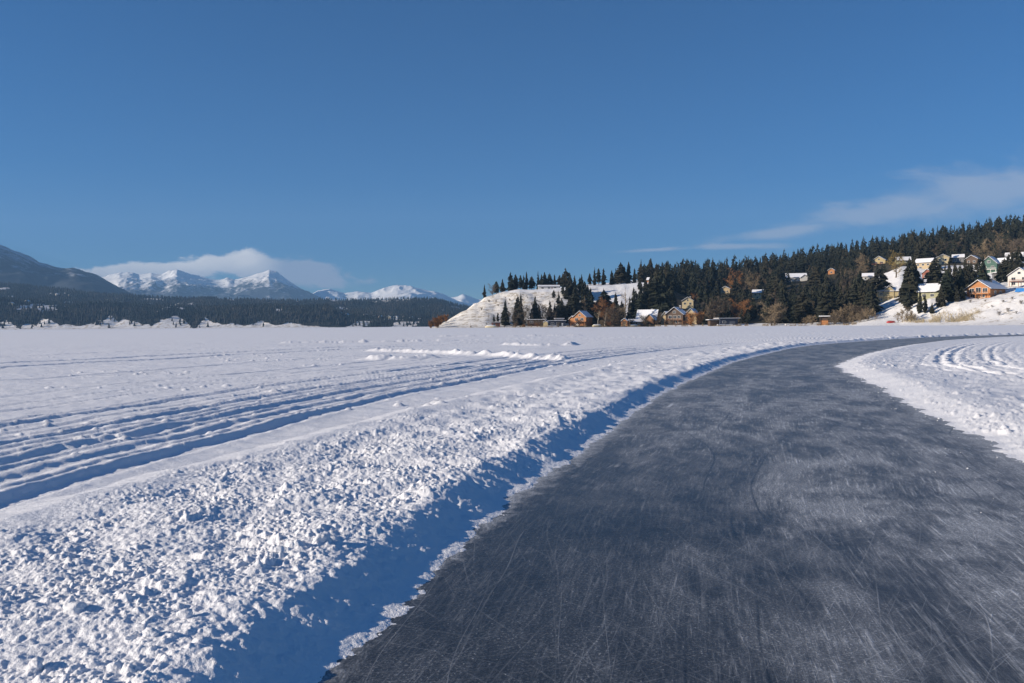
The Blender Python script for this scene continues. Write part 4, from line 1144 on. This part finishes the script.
house(942, 640, 'narrow cream house with a white roof, highest beside the tan hillside house', 10, 9, 6.2, 2.6, 'y', cream_m, rz=-20, py=264, wins=(('f', -2.4, 3.6, 1.6, 1.5), ('f', 2, 3.6, 1.6, 1.5), ('f', 0, .8, 1.6, 1.5)))
house(931, 545, 'red brown house with a blue shaded snowy roof below the tan hillside house', 9, 9, 4.4, 3.2, 'y', red_m, rz=-62, py=278, wins=(('f', -2, 1.4, 1.6, 1.4), ('f', 2, 1.4, 1.6, 1.4), ('r', 0, 1.4, 1.6, 1.4)))
house(890, 500, 'large two storey yellow house with a front gable and balcony on the right hillside', 17, 10, 7.2, 2.6, 'x', yellow_m, rz=-22, py=299, wins=(('f', -6, 4.4, 2.0, 1.6), ('f', -2, 4.4, 2.0, 1.6), ('f', 6, 4.4, 2.0, 1.6), ('f', -6, .8, 2.0, 1.7), ('f', 5.5, .8, 2.0, 1.7)), deck=(-8.5, 2.0, 3.8, 2.0, cream_m),
      extra=((6.5, 6, 7.4, 3.2, 'y', (-1.0, -2.4), yellow_m),), door=(2.4, 1.2, 2.2), doorm=brown_m)
house(934, 485, 'wide olive house under a large unbroken white roof, just above the snowy bank', 16, 12, 4.6, 4.6, 'x', olive_m, rz=-38, py=296, wins=(('f', -4.6, 1.2, 2.0, 1.6), ('f', 0, 1.2, 2.0, 1.6), ('f', 4.6, 1.2, 1.8, 1.6), ('r', -2, 1.2, 1.6, 1.5)), ov=1.0)
house(991, 570, 'dark green house with a pale gable and a bright white roof, highest at right', 11, 11, 7.0, 5.2, 'y', green_m, rz=-48, py=272, wins=(('f', -2.6, 3.4, 1.8, 1.7), ('f', 2.6, 3.4, 1.8, 1.7), ('f', 0, 7.6, 1.8, 1.6), ('r', -2, 3.4, 1.6, 1.6)), extra=((9, 10, 6.4, 4.4, 'x', (8.2, 3), green_m),), deck=(-5.5, 5.5, 2.6, 2.0, white_w))
house(986, 440, 'big orange timber house with a wide gable and balcony atop the snowy bank', 13.5, 17, 5.8, 4.6, 'y', timber_m, rz=-58, py=295, wins=(('f', -3.8, 3.2, 2.6, 2.6), ('f', 0, 3.2, 2.8, 3.0), ('f', 3.8, 3.2, 2.6, 2.6), ('f', -3.4, .4, 2.2, 1.9), ('f', 2.6, .4, 2.2, 1.9), ('r', -3, 2.4, 2.0, 1.8), ('r', 3, 2.4, 2.0, 1.8)),
      deck=(-7.2, 7.2, 2.6, 3.0, timber_m), chimney=(1.6, 2, 1.2), ov=1.2)
house(970, 470, 'orange gabled house standing left behind the big orange timber house', 9, 11, 6.6, 4.0, 'y', cedar_m, rz=-52, py=288, wins=(('f', -2.2, 4.4, 1.8, 1.9), ('f', 2.2, 4.4, 1.8, 1.9), ('f', 0, 7.0, 1.5, 1.3)), chimney=(-1.5, 1, 1.6), extra=((6, 7, 5.2, 1.6, 'x', (6.4, 2), grey_b),))
house(1004, 505, 'flat roofed grey house with big dark windows behind the orange timber house', 13, 9, 4.8, 0, 'flat', grey_b, rz=-25, py=279, wins=(('f', -4, 1.4, 3.0, 2.3), ('f', 0, 1.4, 3.0, 2.3), ('f', 4, 1.4, 3.0, 2.3)))
house(958, 620, 'small grey house with a white roof among trees in the upper row at right', 9, 8, 4.4, 2.6, 'x', grey_b, rz=-30, py=262, wins=(('f', -2, 1.4, 1.5, 1.4), ('f', 2, 1.4, 1.5, 1.4)))
house(973, 650, 'brown house with a white roof just left of the dark green house', 10, 8, 4.2, 3.0, 'y', brown_m, rz=-50, py=263, wins=(('f', -2.2, 1.4, 1.5, 1.4), ('f', 2.2, 1.4, 1.5, 1.4)))
house(1014, 600, 'tan house under a white roof at the upper right edge of the hillside', 12, 9, 4.6, 3.4, 'x', tan_b, rz=-35, py=262, wins=(('f', -3.4, 1.4, 1.8, 1.5), ('f', 0, 1.4, 1.8, 1.5), ('f', 3.4, 1.4, 1.8, 1.5)))
house(915, 560, 'small brown cottage with a snowy roof between the yellow house and the olive house', 8, 7, 3.8, 2.6, 'y', brown_m, rz=-55, py=284, wins=(('f', -1.8, 1.2, 1.4, 1.3), ('f', 1.8, 1.2, 1.4, 1.3)), cat='cottage', name='cottage')
house(868, 640, 'pale cottage with a white roof at the left end of the open snowy slope', 9, 7, 3.6, 2.6, 'x', white_w, rz=-25, py=279, wins=(('f', -2, 1.1, 1.5, 1.3), ('f', 2, 1.1, 1.5, 1.3)), cat='cottage', name='cottage')
house(1021, 470, 'white walled house with a red deck and snowy roof at the right edge', 12, 11, 6.6, 4.4, 'y', white_w, rz=-44, py=284, wins=(('f', -3, 3.8, 2.0, 1.6), ('f', 2.6, 3.8, 2.0, 1.6), ('f', -3, .8, 2.0, 1.6), ('f', 0, 7.4, 1.6, 1.3)), deck=(-5, 5, 3.0, 1.8, red_m))

# --- boats, tarpaulin stack and jetties on the shore
def hull(L, B, h):
    """upturned hull: pointed ends, rounded bottom uppermost"""
    mb = MB(); n = 15; m_ = 7
    for i in range(n):
        q = -1 + 2 * i / (n - 1); w = B / 2 * (1 - abs(q) ** 2.4) ** .8 + .02; hh = h * (1 - .35 * abs(q) ** 3)
        for j in range(m_):
            a = math.pi * j / (m_ - 1)
            mb.v.append((q * L / 2, -math.cos(a) * w, math.sin(a) ** .7 * hh if 0 < j < m_ - 1 else 0))
    for i in range(n - 1):
        for j in range(m_ - 1): mb.f.append((i * m_ + j, (i + 1) * m_ + j, (i + 1) * m_ + j + 1, i * m_ + j + 1))
    return mb
def boat(px, Y, L, B, h, mat, rz, label, cat='boat', name='rowing_boat', snow=True, z=None):
    x, y, zz = ground_at(px, Y); zz = max(zz, .15) if z is None else z
    e = empty(name, (x, y, zz + .05), R(rz)); tag(e, label, cat)
    hb = hull(L, B, h).build('hull', mat, e)
    MB().box(-L * .42, L * .42, -.05, .05, h * .97, h * 1.08).build('keel', mat, e)
    if snow:
        s = hull(L * .8, B * .6, h * .35); s.v = [(a, b_, c + h * .83) for a, b_, c in s.v]; s.build('snow_cover', roof_snow_m, e)
boat(597, 606, 7.2, 2.2, 1.4, paleboat_m, 4, 'pale upturned boat on the shore right of the orange chalet')
boat(491, 612, 9.0, 2.4, 1.5, paleboat_m, -3, 'pale upturned boat at the foot of the bluff, farthest left')
boat(634, 598, 6.4, 2.0, 1.2, paleboat_m, 10, 'pale upturned boat in front of the low dark cabin')
boat(891, 478, 5.6, 1.5, 1.1, redboat_m, 6, 'red upturned canoe lying on the snow beside the dry reeds', 'canoe', 'canoe', snow=False)
def jetty(px, Y, L, Wd, label, rz=0):
    x, y, _ = ground_at(px, Y); e = empty('jetty', (x, y, .05), R(rz)); tag(e, label, 'jetty')
    d = MB(); n = int(L / .3)
    for k in range(n): d.box(-L / 2 + k * .3, -L / 2 + k * .3 + .27, -Wd / 2, Wd / 2, .75, .9)
    d.build('deck', tan_b, e)
    MB().box(-L / 2 + .2, L / 2 - .2, -Wd / 2 + .2, Wd / 2 - .2, .903, 1.25).build('snow_cover', roof_snow_m, e)
    for a in (-L / 2 + .4, 0, L / 2 - .4): MB().tube((a, -Wd / 2 - .12, -.5), (a, -Wd / 2 - .12, 1.5), .13, .13, 8).build('post', brown_m, e)
jetty(725, 558, 11, 3, 'snow topped wooden jetty in front of the navy boathouse')
jetty(795, 528, 13, 2.6, 'long snow topped jetty stored on the shore left of the kiosk')
jetty(552, 606, 8, 2.4, 'short snow topped jetty in front of the yellow shed')
x, y, z = find(1020, 292, 400)
e = empty('tarpaulin_stack', (x, y, z), R(-25)); tag(e, 'bright blue tarpaulin over a stack beside the orange timber house', 'tarpaulin')
tm = MB(); n = 9
for i in range(n):
    for j in range(6):
        a = -2.4 + 4.8 * i / (n - 1); b_ = -1.3 + 2.6 * j / 5
        edge = i in (0, n - 1) or j in (0, 5)
        tm.v.append((a * (1.08 if edge else 1), b_ * (1.1 if edge else 1), (0.0 if edge else 2.1 + .2 * math.sin(i * 1.9) * math.cos(j * 1.3))))
for i in range(n - 1):
    for j in range(5): tm.f.append((i * 6 + j, (i + 1) * 6 + j, (i + 1) * 6 + j + 1, i * 6 + j + 1))
tm.build('tarpaulin', blue_m, e); MB().box(-1.8, 1.8, -.7, .7, 2.28, 2.45).build('snow_cover', roof_snow_m, e)
HREC.append((1012, 1030, 284, 293, y))

# --- houses of the far village and hillside, a pixel or two each
FARH = [(12, 2950, 0), (28, 3050, 1), (58, 3900, 2), (70, 3900, 0), (98, 3700, 1), (122, 3650, 0), (124, 3300, 2), (150, 3700, 1), (160, 3500, 0), (240, 3600, 1), (262, 3620, 2), (283, 3600, 0),
        (340, 3000, 1), (347, 2960, 0), (352, 3050, 2), (360, 2950, 1), (366, 3080, 0), (374, 2980, 2), (381, 3010, 1), (389, 2960, 0), (396, 3060, 2), (404, 2990, 1), (412, 2950, 0), (333, 3250, 1)]
fw = [me_of(MB().poly([(-8, -5, -3), (8, -5, -3), (8, -5, 6), (0, -5, 10), (-8, -5, 6)], (0, 10, 0)), 'wall', m_) for m_ in (cream_m, tan_b, white_w)]
rf = MB(); rf.poly([(-9, -6, 5.6), (0, -6, 10.2), (0, -6, 10.9), (-9, -6, 6.3)], (0, 12, 0)); rf.poly([(0, -6, 10.2), (9, -6, 5.6), (9, -6, 6.3), (0, -6, 10.9)], (0, 12, 0))
rf = me_of(rf, 'roof', roof_snow_m)
for (px, Y, k) in FARH:
    z = float(far_z(np.array([px, px], float), np.array([Y, Y], float))[0][0])
    e = empty('house', ((px - 512) / F * Y, Y, z), R(random.uniform(-50, 10)))
    for nm, me in (('wall', fw[k]), ('roof', rf)):
        o = bpy.data.objects.new(nm, me); col.objects.link(o); o.parent = e
    vil = px > 325
    tag(e, 'tiny pale house in the village on the flat far shore left of the bluff' if vil else 'tiny pale house scattered in the dark forest across the lake at left', 'house', 'village houses across the lake' if vil else 'houses in the forest across the lake')

# ------------------------------------------------------------------ planting
G1 = 'conifers along the flat top of the bluff'
row = [(485, 738, 284.5, 0), (497, 752, 281, 4), (503, 760, 279, 5), (511, 770, 272, 1), (516, 775, 274, 3), (521, 770, 275, 4), (527, 775, 271, 0), (532, 780, 276, 3), (538.5, 775, 271, 2), (545, 785, 272, 1), (550, 790, 273, 3), (555, 795, 274, 0), (560, 800, 275, 4),
       (566, 775, 268, 1), (570, 790, 272, 3), (575, 785, 275, 0), (582, 770, 274, 6), (595, 790, 267, 2), (599, 795, 268, 4), (604, 785, 268, 0), (612, 790, 270, 1), (621, 775, 262, 3), (629, 780, 261.5, 1), (635, 790, 268, 0), (640, 785, 269, 4), (645, 790, 268, 5), (651, 790, 266, 1), (657, 800, 263, 3), (524, 800, 275, 5), (542, 800, 274, 6), (563, 800, 273, 5), (590, 800, 273, 3), (616, 800, 268, 5), (625, 800, 266, 6), (648, 805, 265, 0)]
row += [(563, 725, 281, 5), (567, 715, 284, 6), (571, 720, 279, 3), (576, 712, 282, 1), (580, 725, 277, 0), (585, 715, 281, 3), (554, 715, 290, 4), (588, 735, 284, 5), (640, 730, 279, 3), (634, 720, 287, 1), (646, 722, 277, 6)]
for i, (px, Y, top, vr) in enumerate(row):
    x, y, z = ground_at(px, Y)
    lab = 'dark conifer in the row along the flat top of the white bluff'; gr = G1
    if i == 0: lab, gr = 'small dark conifer standing alone on the left slope of the white bluff', None
    if i == 21: lab, gr = 'tall dark conifer, left one of the tallest pair on the bluff top', None
    if i == 22: lab, gr = 'tall dark conifer, right one of the tallest pair on the bluff top', None
    put_conifer(x, y, tree_h(px, Y, top), lab, gr, vr)
G2 = 'conifers among the shore cabins below the bluff'
shore = [(498, 640, 312, 5), (494, 636, 314, 0), (505.5, 632, 299, 6), (518, 634, 296, 1), (521, 640, 293, 0), (535.5, 640, 296, 6), (539, 645, 304, 1), (555, 645, 303, 5), (559, 640, 291, 2), (562, 648, 298, 6), (565, 645, 305, 1), (570, 655, 296, 3), (575, 650, 287, 4), (578, 655, 292, 1), (583, 660, 288, 5), (588, 655, 292, 0), (591, 650, 288, 6), (595, 632, 311, 1),
         (604, 660, 289, 3), (609, 655, 300, 0), (616, 650, 292, 6), (622, 650, 300, 1), (630, 650, 296, 0), (636, 655, 290, 3), (641, 650, 284, 6), (646, 650, 292, 1), (652, 655, 274, 3), (657, 650, 270, 1), (662, 648, 268, 6), (667, 650, 275, 3), (671, 645, 282, 0), (660, 635, 302, 1), (655, 632, 308, 5), (666, 660, 266, 6), (574, 640, 306, 0), (600, 645, 303, 6), (550, 650, 300, 0)]
for i, (px, Y, top, vr) in enumerate(shore):
    x, y, z = ground_at(px, Y)
    lab = 'dark conifer crowded among others behind the shore cabins below the bluff'; gr = G2
    if i == 2: lab, gr = 'dense dark conifer at the bluff foot, right of the tiny red brown cabin', None
    if i == 5: lab, gr = 'dark pointed conifer directly behind the long low dark cottage', None
    put_conifer(x, y, tree_h(px, Y, top), lab, gr, vr)
right = [(868, 535, 277, 0), (872, 530, 284, 6), (862, 540, 282, 1), (856, 545, 276, 3), (860, 560, 270, 1), (909, 515, 258, 1), (913, 520, 263, 3), (905, 525, 272, 6), (908, 500, 290, 3), 
         (918, 520, 272, 0), (945, 500, 263, 2), (949, 495, 259, 6), (947, 480, 270, 3), (955, 505, 262, 1), (960, 500, 265, 3), (965, 515, 258, 6), (968, 520, 262, 0), (951, 478, 281, 1), (957, 474, 285, 5), (962, 475, 286, 3), (941, 475, 284, 6), (971, 530, 262, 3), (978, 545, 258, 1), (983, 480, 256, 6), (1008, 520, 254, 1), (1004, 530, 258, 3), (1012, 545, 250, 0), (1000, 520, 262, 5), (1018, 560, 246, 1),
         (920, 478, 290, 0), (925, 474, 293, 5), (879, 570, 268, 3, 'dark conifer on the open slope below the yellow gabled house'), (872, 520, 296, 5), (935, 560, 258, 3), (914, 560, 258, 1), ]
for i, q in enumerate(right):
    px, Y, top, vr = q[:4]; x, y, z = ground_at(px, Y)
    if len(q) > 4: put_conifer(x, y, tree_h(px, Y, top), q[4], None, vr)
    else: put_conifer(x, y, tree_h(px, Y, top), 'dark conifer growing between the houses on the right hillside', 'conifers between the right hillside houses', vr)
p = find(932, 314.5, 440); put_conifer(p.x, p.y, 6.4, 'small lone conifer standing in the dry reeds on the right bank', None, 6, z=p.z)

# forest on the hillside behind: nearest trees one by one, the rest as one mass
cand = []; cells = {}
for k in range(9000):
    px = random.uniform(640, 1120); Y = math.sqrt(random.uniform(520 ** 2, 1090 ** 2))
    if random.random() > wooded(px, Y): continue
    if px > 868 and Y < 690: continue
    x = (px - 512) / F * Y
    gap = math.sin(x * .045 + 1.3 * math.sin(Y * .02)) + math.sin(Y * .031 + x * .017 + 2)
    if gap > 0.95: continue
    cell = (int(x // 6.5), int(Y // 6.5))
    if any((x - a[0]) ** 2 + (Y - a[1]) ** 2 < 6.5 ** 2 for i_ in (-1, 0, 1) for j_ in (-1, 0, 1) for a in cells.get((cell[0] + i_, cell[1] + j_), ())): continue
    cells.setdefault(cell, []).append((x, Y))
    h = random.uniform(7, 15) if random.random() < .55 else random.uniform(14, 25)
    cand.append((x, Y, h, px))
keep = []
cz = land(np.array([c_[0] for c_ in cand]), np.array([c_[1] for c_ in cand]))
for (x, Y, h, px), z in zip(cand, cz):
    z = float(z); pyb = proj((x, Y, z))[1]; pyt = proj((x, Y, z + h))[1]; hw_ = .17 * h * F / Y
    bad = False
    for (a, b_, t0_, b0_, hy) in HREC:
        if px + hw_ > a and px - hw_ < b_:
            if Y < hy and pyt < b0_ - 0.35 * (b0_ - t0_) and pyb > t0_ and random.random() < .93: bad = True
            if abs(Y - hy) < 12: bad = True
    if not bad: keep.append((h / Y, x, Y, h, px, z))
keep.sort(reverse=True)
NIND = 300 - len(row) - len(shore) - len(right) - 1
ind, rest = keep[:NIND], keep[NIND:]
for (_, x, Y, h, px, z) in ind:
    put_conifer(x, Y, h, 'dark conifer standing among many others in the hillside forest behind the shore houses', 'conifers of the hillside forest', z=z)
protos = []
for k in range(6):
    mb = conifer_crown(90 + k, (.17, .21, .14, .23, .19, .16)[k], .06, (.85, .7, .9, .6, .7, .8)[k], 13, 6)
    protos.append((np.array(mb.v), np.array(mb.f)))
tag(scatter('hillside_forest', [(x, Y, z, h, 1.0, random.uniform(0, 6), random.randrange(6)) for (_, x, Y, h, px, z) in rest], protos, conifer_m, smooth_=False, wf=1.55), 'dark conifer forest covering the upper hillside and the ridge at right', 'forest')
print('forest', len(ind), len(rest))

# bare trees and shrubs
def B(px, Y, top, kind, mc, mt, label, group=None, wide=1.0, name='bare_tree', cat='tree'):
    x, y, z = ground_at(px, Y); put_bare(x, y, tree_h(px, Y, top), kind, mc, mt, label, group, z, wide, name, cat)
GB = 'brown leafless trees behind the shore cottages'; LB = 'brown leafless tree among the shore cottages below the bluff'
for (px, Y, top) in ((514, 630, 307), (524, 630, 303), (529, 634, 308), (543, 636, 303), (548, 640, 306), (553, 636, 309), (509, 634, 311)): B(px, Y, top, 'mid', twig_m, bark_m, LB, GB)
B(585, 645, 292, 'thin', tan_m, tan_m, 'slender tan dead tree rising behind the orange chalet')
B(597.5, 614, 309, 'birch', tan_m, birch_m, 'pale leaning birch on the shore, nearer the orange chalet')
B(604.5, 614, 311, 'birch', tan_m, birch_m, 'pale leaning birch on the shore, right of its twin')
B(603, 630, 297, 'mid', rust_m, bark_m, 'rusty orange leafless tree behind the two birches', wide=1.2)
B(608, 634, 303, 'round', rust_m, bark_m, 'wide rusty leafless tree right of the two birches')
B(613, 622, 309, 'shrub', twig_m, bark_m, 'grey brown leafless shrub left of the narrow orange boathouse', name='shrub', cat='shrub')
B(618, 626, 307, 'round', tan_m, bark_m, 'tan leafless tree behind the narrow orange boathouse')
B(625.5, 620, 284, 'thin', tan_m, tan_m, 'very tall bare tan trunk beside the narrow orange boathouse', wide=.9)
B(644, 616, 316, 'shrub', twig_m, bark_m, 'low brown leafless shrub in front of the steep roofed lodge', name='shrub', cat='shrub')
B(658, 615, 312, 'round', twig_m, bark_m, 'dark leafless tree between the two brown lodges')
B(671, 607, 321, 'shrub', tan_m, bark_m, 'low tan hedge in front of the twin gabled lodge', name='shrub', cat='shrub')
B(690.5, 592, 313.5, 'willow', orange_m, bark_m, 'bright orange leafless willow, left half of the pair on the shore', wide=.95, name='willow')
B(699, 594, 313, 'willow', orange_m, bark_m, 'bright orange leafless willow, right half of the pair on the shore', wide=.95, name='willow')
GC = 'grey brown leafless trees left of the navy boathouse'
for (px, Y, top) in ((715, 605, 298), (721, 610, 296), (729, 615, 300), (737, 615, 303), (711, 600, 308), (742, 600, 309)): B(px, Y, top, 'mid', twig_m, bark_m, 'grey brown leafless tree behind the navy boathouse', GC, wide=1.15)
B(771.5, 550, 302.5, 'round', tan_m, bark_m, 'broad round leafless tree standing alone on the shore before dark conifers', wide=1.2)
B(777, 553, 308, 'shrub', twig_m, bark_m, 'leafless shrub at the right foot of the broad round tree', name='shrub', cat='shrub')
GD = 'grey leafless bushes right of the kiosk'
for (px, Y, top) in ((836, 520, 311), (841, 522, 307), (847, 520, 304), (853, 518, 303), (858, 516, 307), (864, 512, 309), (834, 514, 316), (843, 512, 314), (851, 509, 313), (860, 505, 314), (868, 505, 310), (875, 500, 311), (812, 530, 316), (806, 535, 318)):
    B(px, Y, top, 'mid' if px % 2 else 'shrub', tan_m if px % 3 else twig_m, bark_m, 'grey brown leafless bush in the thicket around the shore kiosk', GD, wide=1.1, name='shrub', cat='shrub')
GE = 'leafless bushes beside the dry reeds'
for (px, Y, top) in ((902, 474, 309), (907, 470, 306), (911, 466, 310), (898, 476, 312)): B(px, Y, top, 'mid', tan_m, bark_m, 'thin tan leafless bush at the left end of the dry reeds', GE, wide=1.2, name='shrub', cat='shrub')
GF = 'orange bushes at the far left foot of the bluff'
for (px, Y, top) in ((431, 622, 321), (436, 640, 318), (441, 655, 316), (446, 670, 315), (438, 622, 323)):
    x, y, z = ground_at(px, Y); put_bare(x, y, max(5.5, at(px, top, Y).z - max(z, 0)), 'willow', rust_m, bark_m, 'rusty orange leafless bush where the bluff meets the lake at left', GF, max(z, 0), name='shrub', cat='shrub')
B(489, 640, 312, 'thin', twig_m, bark_m, 'thin leafless sapling on the white bluff above the leftmost boat')
B(493, 745, 284, 'round', twig_m, bark_m, 'leafless tree beside the lone conifer on the slope of the bluff')
B(896, 655, 250, 'mid', larch_m, bark_m, 'golden leafless larch above the pale green house')
B(735, 760, 268, 'mid', rust_m, bark_m, 'rusty leafless tree high in the forest above the navy boathouse')
B(753, 745, 270, 'mid', tan_m, bark_m, 'tan leafless tree high in the forest above the small cream house')
B(775, 560, 283, 'thin', twig_m, bark_m, 'slender leaning grey tree behind the broad round leafless tree')
B(984, 640, 240, 'mid', tan_m, bark_m, 'pale leafless tree on the ridge behind the dark green house')
B(1010, 640, 238, 'round', twig_m, bark_m, 'broad leafless tree above the dark green house at right')
GQ = 'leafless bushes between the shore cabins'
for k in range(34):
    px = random.uniform(500, 745); Y = np.interp(px, CPX, [c_[0][1] for c_ in CZ]) + random.uniform(3, 34); x, y, z = ground_at(px, Y)
    put_bare(x, y, random.uniform(1.8, 5.0), 'shrub', random.choice((twig_m, twig_m, tan_m, rust_m)), bark_m, 'low leafless bush among the cabins along the shore below the bluff', GQ, max(z, .1), 1.2, 'shrub', 'shrub')
GH = 'leafless trees scattered through the hillside forest'
k = 0
while k < 46:
    px = random.uniform(660, 1030); Y = random.uniform(560, 880)
    if random.random() > wooded(px, Y) + (.25 if px > 880 and Y > 470 else 0): continue
    x, y, z = ground_at(px, Y); pb = proj((x, y, z))[1]
    if any(px + 7 > a and px - 7 < b_ and Y < hy and pb > t0_ for (a, b_, t0_, b0_, hy) in HREC): continue
    k += 1
    put_bare(x, y, random.uniform(9, 19), random.choice(('mid', 'tall', 'mid', 'round')), random.choice((twig_m, tan_m, twig_m, rust_m if px < 800 else tan_m)), bark_m, 'grey brown leafless tree mixed in among the conifers of the hillside', GH, z, 1.1)
GS = 'small bushes dotted on the snowy bank at right'
for (px, py) in ((1003, 303), (1012, 300), (992, 308), (1021, 305), (985, 302), (1008, 312), (999, 316), (978, 300), (1016, 314), (970, 303), (944, 303), (938, 300), (952, 299), (962, 296)):
    p = find(px, py, 400); put_bare(p.x, p.y, random.uniform(1.2, 2.2), 'shrub', twig_m, bark_m, 'low dark scrub bush poking out of the snowy bank at right', GS, p.z, name='shrub', cat='shrub')
GT = 'small scrub on the white bluff'
for k in range(16):
    px = random.uniform(462, 560); py = random.uniform(296, 322)
    p = find(px, py, 600)
    if p.y > 1000: continue
    put_bare(p.x, p.y, random.uniform(1.2, 2.4), 'shrub', twig_m, bark_m, 'low brown scrub bush on the face of the white bluff', GT, p.z, name='shrub', cat='shrub')

# dry reeds along the right bank and dead grass along the shore: stuff
def blades(name, pts, label, mat, lo, hi):
    P_ = np.array(pts); Zs = land(P_[:, 0], P_[:, 1]); V = []; Fc = []
    for (x, y), z in zip(pts, Zs):
        h = random.uniform(lo, hi); a = random.uniform(0, 6.28); w = h * .05 + .03; l = random.uniform(-.3, .3) * h
        o = len(V); V += [(x - math.cos(a) * w, y - math.sin(a) * w, z - .1), (x + math.cos(a) * w, y + math.sin(a) * w, z - .1), (x + l, y + random.uniform(-.2, .2) * h, z + h)]; Fc.append((o, o + 1, o + 2))
    o = np_mesh(name, np.array(V), np.array(Fc), mat, False, k=3); tag(o, label, 'reeds' if 'reed' in name else 'dead grass', kind='stuff')
pts = []
clump = [(random.uniform(905, 980), random.gauss(315.8, 2.0), random.uniform(.8, 3.2)) for _ in range(60)]
while len(pts) < 4800:
    c_ = random.choice(clump)
    px = random.gauss(c_[0], c_[2]); py = random.gauss(c_[1], 1.4)
    if py > 319.4 - (px - 904) * .012 or py < 308: continue
    Y = np.interp(px, [900, 930, 960, 1000], [463, 442, 428, 408]) + (322 - py) * 2.6
    pts.append(((px - 512) / F * Y, Y))
blades('dry_reeds', pts, 'straw coloured dry reeds in a band along the foot of the right bank', reed_m, .5, 1.6)
pts = []
while len(pts) < 4200:
    px = random.uniform(470, 870); Y = np.interp(px, CPX, [c_[0][1] for c_ in CZ]) + abs(random.gauss(0, 9)) + 2
    if math.sin(px * .7) + math.sin(px * .23 + 1) > .2: pts.append(((px - 512) / F * Y, Y))
blades('dead_grass', pts, 'tufts of dead brown grass along the snowy shore below the cabins', tan_m, .5, 1.5)

# ------------------------------------------------------------------ air
m, t, b = new_mat('haze')
m.node_tree.nodes.remove(b)
vol = t.n('ShaderNodeVolumePrincipled', i={'Color': (0.30, 0.58, 1.0, 1), 'Density': HAZE, 'Anisotropy': 0.0})
m.node_tree.links.new(vol.outputs[0], m.node_tree.nodes['Material Output'].inputs['Volume'])
hz = MB().box(-14000, 14000, -14000, 14000, -8, 1900).build('haze', m)
tag(hz, kind='stuff')
